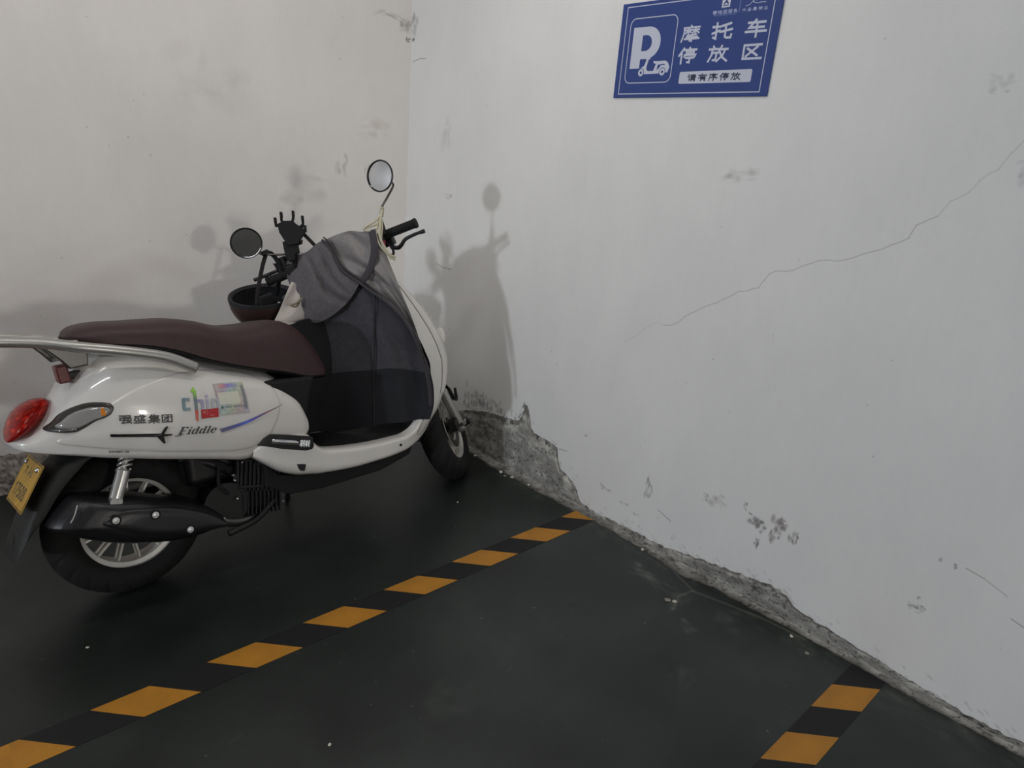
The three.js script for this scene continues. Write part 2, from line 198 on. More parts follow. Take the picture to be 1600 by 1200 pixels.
const floorTex = canvasTex(2048, 2048, (ctx, w, h) => {
  const im = ctx.createImageData(w, h), d = im.data;                  // 4 m square, origin at x = -4, z = 0
  for (let j = 0; j < h; j++) for (let i = 0; i < w; i++) {
    const x = i / 512, y = j / 512, big = (fbm(x * 1.6, y * 1.6, 4) - 0.47), mid = fbm(x * 6 + 4, y * 6, 4) - 0.47, streak = noise(x * 8 + y * 3, y * 40) - 0.5;
    let k = big * 40 + mid * 28 + streak * 2.5 + (hash(i, j) - 0.5) * 5; const sp = hash(i >> 1, j >> 1); if (sp > 0.9985) k += 26 * (sp - 0.9985) / 0.0015;
    const o = (j * w + i) * 4; d[o] = 30 + k; d[o + 1] = 36 + k; d[o + 2] = 34 + k; d[o + 3] = 255;
  }
  ctx.putImageData(im, 0, 0);
  const at = (x, z) => [(x + 4) * 512, z * 512];
  const S = (x, z, a, b, k, col = '150,148,138', n = 18) => { const [p, q] = at(x, z); smear(ctx, p, q, a * 512, b * 512, col, k, n); };
  for (let i = 0; i < 900; i++) { const z = rnd() * 4, [p, q] = at(-rnd() * rnd() * 0.12, z); blotch(ctx, p, q, 2 + rnd() * 12, 4 + rnd() * 22, '138,136,126', 0.05 + rnd() * 0.14); }
  S(-0.18, 1.93, 0.05, 0.22, 0.2); S(-0.16, 1.85, 0.05, 0.12, 0.25); S(-0.14, 2.2, 0.12, 0.10, 0.12); S(-0.3, 2.12, 0.06, 0.06, 0.22); S(-0.09, 2.42, 0.05, 0.05, 0.2); S(-0.22, 2.02, 0.1, 0.06, 0.2); S(-0.5, 2.25, 0.1, 0.06, 0.12); S(-1.1, 1.9, 0.15, 0.12, 0.10); S(-0.1, 2.7, 0.1, 0.2, 0.1);
  for (const [pts, a] of [[[[-0.035, 1.84], [-0.075, 1.93], [-0.115, 2.02]], 0.35], [[[-0.26, 2.04], [-0.18, 2.01], [-0.115, 2.02], [-0.085, 2.12], [-0.05, 2.26], [-0.035, 2.4]], 0.4]]) for (let q = 0; q < 3; q++) line(ctx, pts.map(([x, z]) => { const p = at(x, z); return [p[0] + (rnd() - 0.5) * 5, p[1] + (rnd() - 0.5) * 5]; }), 2 + q * 2, `rgba(150,148,136,${a * 0.45})`);
  for (let i = 0; i < 46; i++) { const [p, q] = at(-3 + rnd() * 2.9, 1.6 + rnd() * 1.8), a = rnd() * 6.28, l = 6 + rnd() * 26; line(ctx, [[p, q], [p + Math.cos(a) * l, q + Math.sin(a) * l * 0.6]], 1, `rgba(150,150,144,${0.12 + rnd() * 0.2})`); }
  for (let i = 0; i < 160; i++) { const [p, q] = at(-rnd() * 3.6, 0.6 + rnd() * 3); blotch(ctx, p, q, 1 + rnd() * 1.6, 1 + rnd() * 1.6, '190,188,178', 0.3 + rnd() * 0.4); }
});
M.floor = std(0xffffff, 0.42, 0, { map: floorTex, bumpMap: bumpPlaster, bumpScale: 0.0006 });
function slab(name, min, max, mat, uvOf) {
  const g = new THREE.BoxGeometry(max[0] - min[0], max[1] - min[1], max[2] - min[2]); g.translate((min[0] + max[0]) / 2, (min[1] + max[1]) / 2, (min[2] + max[2]) / 2);
  if (uvOf) { const p = g.attributes.position, u = g.attributes.uv; for (let i = 0; i < p.count; i++) u.setXY(i, ...uvOf(p.getX(i), p.getY(i), p.getZ(i))); }
  const m = part(name, g, mat, scene); m.name = name; m.userData.kind = 'structure'; return m;
}
const { x0, z1, h: H } = ROOM, T = 0.2;
const floor = slab('floor', [x0 - T, -T, -T], [T, 0, z1 + T], M.floor, (x, y, z) => [(x + 4) / 4, 1 - z / 4]);
const ceiling = slab('ceiling', [x0 - T, H, -T], [T, H + T, z1 + T], M.ceiling);
const wallRight = slab('wall_right', [0, 0, -T], [T, H, z1 + T], M.wallRight, (x, y, z) => [z / 4, y / 2.85]);
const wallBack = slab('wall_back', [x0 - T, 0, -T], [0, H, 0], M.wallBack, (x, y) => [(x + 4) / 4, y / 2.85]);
slab('wall_left', [x0 - T, 0, 0], [x0, H, z1], M.wallPlain);
slab('wall_front', [x0 - T, 0, z1], [0, H, z1 + T], M.wallPlain);

// peeled plaster along the foot of the walls, a few millimetres of rough render with a ragged upper edge
function vertexGrid(nu, nv, f, col) { const pos = [], c = [], idx = []; for (let i = 0; i <= nu; i++) for (let j = 0; j <= nv; j++) { const p = f(i / nu, j / nv); pos.push(...p); c.push(...col(i / nu, j / nv, p)); } for (let i = 0; i < nu; i++) for (let j = 0; j < nv; j++) { const a = i * (nv + 1) + j; idx.push(a, a + nv + 1, a + 1, a + 1, a + nv + 1, a + nv + 2); } const g = raw(pos, idx); g.setAttribute('color', new THREE.Float32BufferAttribute(c, 3)); return g; }
const rough = std(0xffffff, 0.95, 0, { vertexColors: true });
const grit = (x, y, base) => { const n = fbm(x * 20, y * 48, 5), m = noise(x * 110, y * 190), p = n > 0.58 ? 1.15 : 1; const rg = Math.abs(fbm(x * 14 + 9, y * 30, 4) - 0.47); const k = base * (0.35 + n * 1.35) * p * (m > 0.80 ? 0.42 : 1) * (rg < 0.018 ? 0.5 : 1) * (0.85 + 0.3 * noise(x * 300, y * 300)); return [k * 1.02, k, k * 0.93]; };
part('plaster_patch', vertexGrid(1300, 40, (u, v) => { const z = 0.28 + u * 3.5, top = peelTop(z), y = top * v, e = Math.min(1, (1 - v) * 5, 1); return [-(0.0008 + e * (0.002 + 0.013 * fbm(z * 20, y * 44, 5) * Math.min(1, top * 12))), y, z]; }, (u, v, p) => { const g = grit(p[2], p[1], 0.36 - 0.10 * clamp((0.95 - p[2]) * 4) - 0.08 * clamp((p[2] - 1.3) * 4)), e = v > 0.9 && noise(p[2] * 45, 4) > 0.38 ? 0.5 : 1; return [g[0] * e, g[1] * e, g[2] * e]; }), rough, wallRight, 'grey rough render where the white paint has peeled');
part('plaster_patch', vertexGrid(500, 16, (u, v) => { const x = -3.2 + u * 3.2, y = (0.11 + 0.10 * fbm(x * 4, 7) + 0.03 * fbm(x * 40, 1)) * v * clamp(-x * 3) * clamp((x + 3.2) * 2), e = Math.min(1, (1 - v) * 4); return [x, y, 0.0008 + e * (0.002 + 0.012 * fbm(x * 20, y * 20, 4))]; }, (u, v, p) => { const g = grit(p[0], p[1], 0.30); return [g[0] * 1.1, g[1] * 0.98, g[2] * 0.9]; }), rough, wallBack, 'brownish crumbling render behind the scooter');
part('dust_strip', vertexGrid(1100, 8, (u, v) => { const z = 0.35 + u * 3.4, w = (0.026 + 0.04 * fbm(z * 7, 2) + 0.02 * fbm(z * 50, 5)) * lerp(1, 0.55, clamp((z - 1.2) / 1.2)) + (z > 1.75 && z < 2.05 ? 0.03 * Math.sin((z - 1.75) / 0.3 * Math.PI) : 0), x = -w * v; return [x, 0.0006 + (1 - v) * (1 - v) * (0.006 + 0.012 * fbm(z * 30, x * 30)), z]; }, (u, v, p) => { const g = grit(p[2], p[0] + 3, lerp(0.30, 0.05, v * v)); return g; }), rough, floor, 'pale dust and mortar along the foot of the wall');

// ---------------------------------------------------------------- yellow and black marking tape on the floor
const tapeYellow = std(0xffffff, 0.5, 0, { map: pixelTex(256, 256, (u, v, i, j) => { const k = 0.9 + 0.16 * (fbm(u * 6, v * 6, 4) - 0.5) + 0.05 * (hash(i, j) - 0.5); return [202 * k, 138 * k, 36 * k]; }) });
const tapeBlack = std(0x07070a, 0.6);
function band(corners, mat, name, parent) {
  const b = 0.0008, t = corners.map(([x, z]) => [x, z]); const pos = [], idx = [], uv = [];
  for (const y of [0, b]) t.forEach(([x, z]) => { pos.push(x, y, z); uv.push(x * 3, z * 3); });
  const n = t.length; for (let i = 1; i < n - 1; i++) idx.push(n, n + i + 1, n + i); for (let i = 0; i < n; i++) { const k = (i + 1) % n; idx.push(i, k, n + i, k, n + k, n + i); }
  const g = toCreasedNormals(raw(pos, idx, uv), 0.3); part(name, g, mat, parent);
}
function clipX(poly, xm) { const o = []; poly.forEach((p, i) => { const q = poly[(i + 1) % poly.length], a = p[0] <= xm, b = q[0] <= xm; if (a) o.push(p); if (a !== b) { const t = (xm - p[0]) / (q[0] - p[0]); o.push([xm, p[1] + (q[1] - p[1]) * t]); } }); return o; }
function tape(label, x2, zA, k0, k1, xEnd) {
  const t = thing('marking_tape', label, 'floor tape', [0, 0.0002, zA]), per = 0.2844, duty = 0.138, sh = 0.0967, w = 0.1004;
  for (let k = k0; k <= k1; k++) {
    const a = x2 - k * per, y = clipX([[a, 0], [a - duty, 0], [a - duty + sh, w], [a + sh, w]], xEnd), b = clipX([[a - duty, 0], [a - per, 0], [a - per + sh, w], [a - duty + sh, w]], xEnd);
    if (y.length > 2) band(y, tapeYellow, 'yellow_band', t); if (b.length > 2) band(b, tapeBlack, 'black_band', t);
  }
}
tape('long yellow and black striped tape crossing the floor diagonally in front of the scooter', 0.0104, 1.3876, -1, 10, -0.022);
tape('short yellow and black striped tape at bottom right, nearer the camera than the scooter', -0.1707, 2.5402, -1, 8, -0.03);

// ---------------------------------------------------------------- crumbs of plaster fallen on the floor
{
  const mats = [std(0xb9b6ab, 0.95), std(0xd6d3c8, 0.95), std(0x8f8c82, 0.95)];
  const crumb = (s) => { const g = new THREE.IcosahedronGeometry(s, 1), p = g.attributes.position; for (let i = 0; i < p.count; i++) { const k = 0.7 + 0.6 * noise(p.getX(i) * 260 + s * 999, p.getY(i) * 260 + p.getZ(i) * 190); p.setXYZ(i, p.getX(i) * k * 1.3, Math.max(-s * 0.3, p.getY(i) * k * 0.6), p.getZ(i) * k); } g.translate(0, s * 0.28, 0); g.computeVertexNormals(); return g; };
  const spots = [[-0.043, 0.721, 0.007, 'tiny pale plaster crumb on the floor just in front of the front tyre'], [-0.06, 0.93, 0.008, 'pale plaster crumb at the foot of the peeled wall, nearest the front tyre'], [-0.07, 0.97, 0.006, 'small plaster crumb at the peeled wall, second from the front tyre'], [-0.052, 1.0, 0.009, 'largest pale plaster crumb of the cluster at the peeled wall by the front tyre'], [-0.04, 1.099, 0.006, 'single plaster crumb below the middle of the peeled patch'], [-0.045, 1.18, 0.006, 'plaster crumb at the peeled wall, last one before the long tape'], [-0.406, 1.048, 0.004, 'speck of pale plaster alone on the dark floor between footboard and long tape'], [-0.045, 1.747, 0.006, 'pale crumb at the wall foot, first one past the end of the long tape'], [-0.235, 2.0, 0.009, 'larger crumb of the white pair lying between the two tapes near the wall'], [-0.222, 2.02, 0.007, 'smaller crumb of the white pair lying between the two tapes near the wall'], [-0.06, 2.36, 0.005, 'speck of plaster touching the wall just above the short tape'], [-0.1, 2.43, 0.006, 'pale crumb on the floor just above the end of the short tape'], [-1.786, 1.135, 0.004, 'pale crumb on the floor at left, between rear tyre and long tape'], [-1.418, 1.844, 0.0042, 'lone pale crumb on the dark floor at bottom centre, between the two tapes']];
  spots.forEach(([x, z, s, label], i) => { const m = part('plaster_crumb', crumb(s), mats[i % 3], scene); m.position.set(x, 0, z); m.rotation.y = i; m.userData = { label, category: 'crumb', group: 'plaster crumbs on the floor' }; });
}

// ---------------------------------------------------------------- parking sign on the right wall
{
  const W = 1194, Hh = 600, blue = '#2c4488', ink = '#cdd3e4';
  const tex = canvasTex(W, Hh, (c) => {
    c.fillStyle = blue; c.fillRect(0, 0, W, Hh);
    const X = (u) => u / 1000 * W, Y = (v) => v / 1000 * Hh;
    const rr = (x, y, w, h, r) => { c.beginPath(); c.moveTo(x + r, y); c.arcTo(x + w, y, x + w, y + h, r); c.arcTo(x + w, y + h, x, y + h, r); c.arcTo(x, y + h, x, y, r); c.arcTo(x, y, x + w, y, r); c.closePath(); };
    c.strokeStyle = ink; c.lineWidth = 6; c.strokeRect(X(37), Y(38), X(918), Y(922));
    c.lineWidth = 6; rr(X(72), Y(165), X(325), Y(678), 44); c.stroke();
    // capital P
    c.fillStyle = ink; c.beginPath(); c.moveTo(X(99), Y(258)); c.lineTo(X(205), Y(258)); c.bezierCurveTo(X(330), Y(262), X(330), Y(592), X(205), Y(592)); c.lineTo(X(169), Y(592)); c.lineTo(X(169), Y(690)); c.lineTo(X(99), Y(690)); c.closePath(); c.fill();
    c.fillStyle = blue; c.beginPath(); c.moveTo(X(169), Y(345)); c.lineTo(X(196), Y(345)); c.bezierCurveTo(X(252), Y(350), X(252), Y(505), X(196), Y(508)); c.lineTo(X(169), Y(508)); c.closePath(); c.fill();
    // scooter pictogram
    const P = (pts, f = ink) => { c.fillStyle = f; c.beginPath(); pts.forEach((p, i) => (i ? c.lineTo(X(p[0]), Y(p[1])) : c.moveTo(X(p[0]), Y(p[1])))); c.closePath(); c.fill(); };
    const disc = (x, y, r, f) => { c.fillStyle = f; c.beginPath(); c.arc(X(x), Y(y), r, 0, 7); c.fill(); };
    P([[170, 735], [180, 690], [204, 662], [216, 600], [206, 590], [214, 580], [240, 582], [244, 594], [232, 600], [224, 660], [222, 700], [234, 722], [272, 722], [286, 650], [268, 640], [268, 618], [348, 618], [368, 640], [382, 690], [372, 742], [340, 745], [300, 752], [212, 752], [196, 735]]);
    P([[232, 578], [246, 545], [252, 550], [240, 582]]); P([[276, 612], [290, 604], [330, 608], [350, 620], [280, 622]], blue); P([[300, 660], [340, 652], [352, 664], [312, 690], [296, 720]], blue); P([[318, 668], [346, 662], [340, 674], [316, 690]]);
    for (const [x, y] of [[186, 735], [336, 735]]) { disc(x, y, 27, blue); disc(x, y, 23, ink); disc(x, y, 9, blue); }
    // words
    c.strokeStyle = ink; const row = (s, xs, y, w, h, lw) => [...s].forEach((ch, i) => glyph(c, ch, X(xs[i]), Y(y), w, h, lw));
    row('摩', [430], 288, X(122), Y(160), 11); row('托车', [624, 816], 288, X(122), Y(160), 14); row('停放区', [430, 622, 818], 506, X(116), Y(154), 13.5);
    c.fillStyle = ink; rr(X(457), Y(744), X(440), Y(122), 10); c.fill(); c.strokeStyle = '#27324f'; row('请有序停放', [512, 580, 646, 712, 780], 772, X(54), Y(70), 6.6);
    // the two small emblems at the top
    c.fillStyle = '#d9dce6'; c.fillRect(X(660), Y(66), X(48), Y(84)); P([[684, 74], [700, 116], [694, 124], [684, 104], [674, 124], [668, 116]], blue); P([[666, 128], [702, 128], [702, 136], [666, 136]], blue);
    c.strokeStyle = '#b9c3de'; row('碧桂园服务', [612, 642, 672, 702, 732], 172, X(25), Y(38), 2.6); line(c, [[X(620), Y(221)], [X(750), Y(221)]], 2, '#8fa0cc'); line(c, [[X(766), Y(50)], [X(766), Y(212)]], 2.5, '#9fadd4');
    c.strokeStyle = '#b9c3de'; row('大金嘉物业', [782, 812, 842, 872, 902], 176, X(22), Y(32), 2.6);
    line(c, [[X(800), Y(158)], [X(822), Y(148)], [X(836), Y(118)], [X(846), Y(92)], [X(838), Y(128)], [X(858), Y(142)], [X(880), Y(138)], [X(908), Y(140)]], 3.4, ink); line(c, [[X(846), Y(92)], [X(860), Y(98)], [X(852), Y(118)]], 3, ink);
    const im = c.getImageData(0, 0, W, Hh); for (let i = 0; i < im.data.length; i += 4) { const k = (hash(i, 5) - 0.5) * 8; for (let j = 0; j < 3; j++) im.data[i + j] += k; } c.putImageData(im, 0, 0);
  });
  const t = thing('parking_sign', 'blue rectangular parking sign with white P, scooter symbol and white lettering on the right wall', 'sign', [0, 1.778, 1.6055]);
  part('board', rbox(0.004, 0.3, 0.597, 0.001, M4([-0.003, 0, 0])), std(0x2c4488, 0.4), t);
  const g = raw([-0.0053, -0.1495, -0.298, -0.0053, -0.1495, 0.298, -0.0053, 0.1495, -0.298, -0.0053, 0.1495, 0.298], [0, 1, 2, 1, 3, 2], [0, 0, 1, 0, 0, 1, 1, 1]);
  part('printed_face', g, std(0xffffff, 0.38, 0, { map: tex }), t);
}

// ---------------------------------------------------------------- lamps
{
  const metal = std(0xd8d8d4, 0.4, 0);
  ADDED_TUBES.forEach(([x, z, l, I, c], i) => {  // unseen battens, added to lift the brightness of the walls
    const t = thing('added_ceiling_light', ADDED_TUBE_LABELS[i], 'lamp', [x, H, z]);
    part('housing', rbox(l + 0.04, 0.05, 0.14, 0.01, M4([0, -0.025, 0])), metal, t);
    part('diffuser', rbox(l, 0.02, 0.11, 0.008, M4([0, -0.06, 0])), std(0xffffff, 0.5, 0, { emissive: c, emissiveIntensity: 3 }), t);
    const r = new THREE.RectAreaLight(c, I, l, 0.11); r.position.set(x, H - 0.075, z); r.lookAt(x, 0, z); scene.add(r);
  });
  WALL_LAMPS.forEach(([x, y, z, I, c, front], i) => {
    const t = thing('wall_light', ['square panel lamp high on the far left wall of the garage', 'square panel lamp high on the garage wall behind the camera', 'lower square panel lamp on the far left wall near the back'][i], 'lamp', [x, y, z]); if (front) t.rotation.y = Math.PI / 2;
    part('housing', rbox(0.06, 0.5, 0.5, 0.01, M4([0.03, 0, 0])), metal, t);
    part('diffuser', rbox(0.02, 0.46, 0.46, 0.008, M4([0.065, 0, 0])), std(0xffffff, 0.5, 0, { emissive: c, emissiveIntensity: 3 }), t);
    const r = new THREE.RectAreaLight(c, I, 0.46, 0.46), d = front ? [0, -1] : [1, 0]; r.position.set(x + d[0] * 0.08, y, z + d[1] * 0.08); r.lookAt(x + d[0], y, z + d[1]); scene.add(r);
  });
}
// ---------------------------------------------------------------- the white scooter, X forward, Y up, Z to its right; origin on the floor under the rear axle
const sc = thing('scooter', 'white motor scooter with maroon seat leaning on its stand in the corner', 'scooter', [-1.6, 0, 0.917]);
sc.rotation.order = 'YXZ'; sc.rotation.set(-10 * Math.PI / 180, 3 * Math.PI / 180, 0); sc.updateMatrixWorld(true);
const RAKE = 27 * Math.PI / 180, STEER = 42 * Math.PI / 180, AX = new THREE.Vector3(-Math.sin(RAKE), Math.cos(RAKE), 0);
const STEERM = new THREE.Matrix4().makeTranslation(1.26, 0.229, 0).multiply(new THREE.Matrix4().makeRotationAxis(AX, STEER)).multiply(new THREE.Matrix4().makeTranslation(-1.26, -0.229, 0));
const S = {
  white: phy(0xd9d7d3, 0.28, { clearcoat: 1, clearcoatRoughness: 0.06 }),
  black: std(0x0b0b0d, 0.5), matt: std(0x0a0a0c, 0.8), satin: std(0x141418, 0.42), rubber: std(0x0c0b0b, 0.82),
  chrome: std(0xd8d8d8, 0.12, 1), silver: std(0xb4b3b0, 0.38, 0.75), alloy: std(0xdedcd6, 0.36, 0.35), bright: std(0xe6e5e2, 0.16, 0.75), steel: std(0x6b6a68, 0.35, 0.9),
  seat: std(0xffffff, 0.55, 0, { map: pixelTex(256, 256, (u, v, i, j) => { const k = 1 + (fbm(u * 30, v * 30, 3) - 0.5) * 0.25 + (hash(i, j) - 0.5) * 0.12; return [58 * k, 35 * k, 38 * k]; }), bumpMap: bumpPlaster, bumpScale: 0.0004 }),
  red: phy(0xffffff, 0.22, { specularIntensity: 0.5, map: pixelTex(256, 256, (u, v) => { const c = Math.max(0, noise(u * 46, v * 30) - 0.55) * 2, d = fbm(u * 12, v * 10, 3); return [118 + 90 * c + 60 * d, 14 + 70 * c * c + 14 * d, 10 + 40 * c * c + 8 * d]; }) }), redDark: std(0x5a1512, 0.3), amber: std(0xd07a10, 0.3), lens: phy(0x8f8e8c, 0.12, { clearcoat: 1 }), lensEdge: std(0x3b3836, 0.25),  // red map: sparkle of the tail lens painted in as brighter mottling
  bolt: std(0xe4e4e2, 0.25, 0.35), seam: std(0x55534f, 0.8), red2: std(0x8d2a33, 0.4), darkChrome: std(0x5a5a5c, 0.14, 1), mirror: std(0xc8c8c8, 0.03, 1), glass: phy(0xcfd6da, 0.1, { clearcoat: 1 }),
};
// rear body
const BX = [-0.265, -0.25, -0.22, -0.17, -0.12, -0.07, 0, 0.08, 0.17, 0.25, 0.33, 0.40, 0.46, 0.52, 0.55, 0.572];
const BB = [0.546, 0.528, 0.516, 0.503, 0.492, 0.478, 0.461, 0.44, 0.418, 0.397, 0.378, 0.385, 0.39, 0.395, 0.397, 0.41];
const BT = [0.550, 0.558, 0.566, 0.612, 0.68, 0.742, 0.775, 0.77, 0.745, 0.715, 0.69, 0.667, 0.645, 0.60, 0.565, 0.49];
const BW = [0.004, 0.05, 0.078, 0.108, 0.134, 0.153, 0.170, 0.182, 0.187, 0.187, 0.184, 0.179, 0.174, 0.166, 0.158, 0.146];
const gProf = (t) => t < 0.3 ? 0.955 + 0.045 * Math.sin(t / 0.3 * Math.PI / 2) : Math.pow(Math.max(0, 1 - Math.pow((t - 0.3) / 0.7, 2.8)), 1 / 2.2);
function bodyZ(x, y) { const b = spl(x, BX, BB), t = spl(x, BX, BT); return spl(x, BX, BW) * gProf(clamp((y - b) / (t - b), 0, 1)); }
{
  const rows = []; const tv = []; for (let i = 0; i <= 6; i++) tv.push(i / 6 * 0.3); for (let i = 1; i <= 16; i++) tv.push(0.3 + 0.7 * Math.pow(Math.sin(i / 16 * Math.PI / 2), 0.85));
  for (let i = 0; i <= 70; i++) { const x = lerp(BX[0], BX[BX.length - 1], i / 70), b = spl(x, BX, BB), t = spl(x, BX, BT), w = spl(x, BX, BW); const half = tv.map((u) => [x, b + (t - b) * u, w * gProf(u)]); const inner = [x, b + 0.004, w * 0.955 - 0.02]; rows.push([inner, ...half, ...half.slice(0, -1).reverse().map((p) => [p[0], p[1], -p[2]]), [x, b + 0.004, -(w * 0.955 - 0.02)]]); }
  part('rear_body', loft(rows, { flip: true }), S.white, sc, 'glossy white rear bodywork');
}
const COVER = [[0.412, 0.437], [0.437, 0.468], [0.460, 0.512], [0.466, 0.555], [0.445, 0.605], [0.373, 0.652], [0.254, 0.679], [0.141, 0.684], [0.05, 0.665], [-0.03, 0.630], [-0.085, 0.585], [-0.13, 0.558], [-0.16, 0.548], [-0.162, 0.536], [-0.11, 0.518], [0.055, 0.470], [0.163, 0.444], [0.29, 0.416], [0.36, 0.414]];
const coverLift = 0.006;
for (const s of [1, -1]) {
  part('side_cover', patch(COVER, bodyZ, { lift: coverLift, rim: 0.05, n: 140, side: s, centre: [0.13, 0.55], dome: 0.004 }), S.white, sc, 'white side cover with stickers');
}
const coverZ = (x, y) => bodyZ(x, y) + coverLift + 0.0045;
// lower footboard side and the leg shield
const SILL = [[[0.352, 0.402], [0.345, 0.376]], [[0.40, 0.427], [0.385, 0.342]], [[0.46, 0.424], [0.44, 0.300]], [[0.52, 0.414], [0.505, 0.271]], [[0.556, 0.404], [0.545, 0.262]], [[0.572, 0.375], [0.58, 0.254]], [[0.605, 0.346], [0.63, 0.248]], [[0.663, 0.332], [0.68, 0.243]], [[0.75, 0.320], [0.75, 0.239]], [[0.85, 0.312], [0.86, 0.240]], [[0.94, 0.311], [0.95, 0.247]], [[0.99, 0.322], [1.01, 0.262]], [[1.025, 0.345], [1.06, 0.285]], [[1.052, 0.380], [1.122, 0.348]], [[1.066, 0.43], [1.155, 0.41]]];
const SILLW = [0.181, 0.187, 0.188, 0.187, 0.186, 0.185, 0.184, 0.184, 0.184, 0.184, 0.186, 0.187, 0.187, 0.189, 0.190];
const SILLO = [0.181, 0.187, 0.188, 0.187, 0.186, 0.185, 0.184, 0.184, 0.184, 0.184, 0.180, 0.170, 0.158, 0.147, 0.128];
const sillZ = (x) => interp(x, SILL.map((p) => p[0][0]), SILLW);
for (const s of [1, -1]) {
  const pick = (i, a, b) => SILL.map((p) => p[a][b]), idx = SILL.map((_, i) => i), rows = [];
  for (let k = 0; k <= 78; k++) { const f = k / 78 * (SILL.length - 1), tx = spl(f, idx, pick(0, 0, 0)), ty = spl(f, idx, pick(0, 0, 1)), bx = spl(f, idx, pick(0, 1, 0)), by = spl(f, idx, pick(0, 1, 1)), w = spl(f, idx, SILLW), wo = spl(f, idx, SILLO); const row = [[tx, ty, s * (w - 0.05)]];
    for (let j = 0; j <= 14; j++) { const v = j / 14, e = clamp(Math.min(v, 1 - v) / 0.22); row.push([lerp(tx, bx, v), lerp(ty, by, v), s * (lerp(w, wo, v) - 0.02 * (1 - Math.sqrt(1 - (1 - e) * (1 - e))))]); } row.push([bx, by + 0.006, s * (wo - 0.06)]); rows.push(row); }
  part('footboard_side', loft(rows, { flip: s < 0 }), S.white, sc, 'white lower side panel');
}
const SY = [0.262, 0.285, 0.31, 0.345, 0.39, 0.44, 0.5, 0.57, 0.63, 0.70, 0.77, 0.83, 0.88, 0.92, 0.945];
const SXI = [1.0, 1.005, 1.015, 1.03, 1.062, 1.075, 1.085, 1.085, 1.065, 1.035, 1.0, 0.975, 0.955, 0.94, 0.93];
const SXF = [1.03, 1.075, 1.115, 1.155, 1.195, 1.225, 1.255, 1.27, 1.262, 1.235, 1.19, 1.135, 1.085, 1.035, 1.0];
const SW = [0.15, 0.17, 0.182, 0.19, 0.197, 0.2, 0.2, 0.2, 0.2, 0.196, 0.188, 0.178, 0.165, 0.145, 0.12];
function shield(y, phi, off = 0) { const w = spl(y, SY, SW), xi = spl(y, SY, SXI), xf = spl(y, SY, SXF), c = Math.cos(phi), s = Math.sin(phi); const a = Math.pow(Math.abs(s), 0.92) * Math.sign(s), b = Math.pow(Math.abs(c), 0.92); return [xi + (xf - xi) * b + off * c, y, w * a + off * s]; }
{
  const rows = []; for (let i = 0; i <= 64; i++) { const y = lerp(SY[0], SY[SY.length - 1], i / 64), r = []; for (let j = 0; j <= 48; j++) r.push(shield(y, lerp(-Math.PI / 2, Math.PI / 2, j / 48))); rows.push(r); }
  part('leg_shield', loft(rows), S.white, sc, 'glossy white leg shield');
  const inn = []; for (let i = 0; i <= 30; i++) { const y = lerp(0.29, 0.935, i / 30), w = spl(y, SY, SW) - 0.006, xi = spl(y, SY, SXI), r = []; for (let j = 0; j <= 16; j++) { const z = lerp(-w, w, j / 16); r.push([xi + 0.006 + 0.05 * (1 - (z / w) ** 2), y, z]); } inn.push(r); }
  part('inner_shield', loft(inn), S.matt, sc, 'black inner side of the leg shield');
  for (const s of [1, -1]) {                                          // raised edge trim following the shield on each side
    const t = []; for (let i = 0; i <= 60; i++) { const y = lerp(0.45, 0.935, i / 60), r = []; for (let j = 0; j <= 10; j++) { const q = j / 10, ph = s * lerp(0.90, 1.22, q), e = Math.sin(q * Math.PI); r.push(shield(y, ph, 0.0065 * Math.sqrt(e) - (j === 0 || j === 10 ? 0.001 : 0))); } t.push(r); }
    part('edge_trim', loft(t, { flip: s < 0 }), S.white, sc, 'raised white trim along the leg shield');
    for (const ph of [0.895, 1.225]) { const g = []; for (let i = 0; i <= 30; i++) g.push(shield(lerp(0.45, 0.935, i / 30), s * ph, 0)); part('seam', tube(g, 0.0017, { n: 60, k: 5 }), S.seam, sc); }
    const p = shield(0.665, s * 0.66, -0.004); part('front_indicator', ball(0.026, p, [0.7, 1.5, 0.8]), S.white, sc, 'white front indicator housing');
  }
}
part('floorboard', prism([[0.545, 0.36], [0.58, 0.335], [0.66, 0.318], [0.95, 0.297], [1.02, 0.322], [1.07, 0.38], [1.08, 0.33], [1.0, 0.262], [0.9, 0.25], [0.6, 0.255], [0.5, 0.28]], 0.36, 0.004, M4([0, 0.004, -0.19])), S.matt, sc, 'black floorboard mat');
part('belly_pan', prism([[0.40, 0.33], [0.45, 0.28], [0.55, 0.25], [0.95, 0.245], [1.03, 0.27], [1.0, 0.215], [0.86, 0.185], [0.6, 0.185], [0.48, 0.2], [0.40, 0.25]], 0.27, 0.006, M4([0, 0, -0.135])), S.matt, sc, 'black underside below the footboard');
part('seat_base_panel', prism([[0.38, 0.615], [0.615, 0.60], [0.60, 0.56], [0.572, 0.47], [0.562, 0.33], [0.38, 0.33]], 0.29, 0.012, M4([0, 0, -0.145])), S.matt, sc, 'black panel below the front of the seat');
part('inner_fender', prism([[-0.11, 0.50], [0.0, 0.478], [0.2, 0.44], [0.38, 0.40], [0.40, 0.60], [0.2, 0.68], [0, 0.70], [-0.07, 0.63]], 0.23, 0.01, M4([0, 0, -0.115])), S.matt, sc);
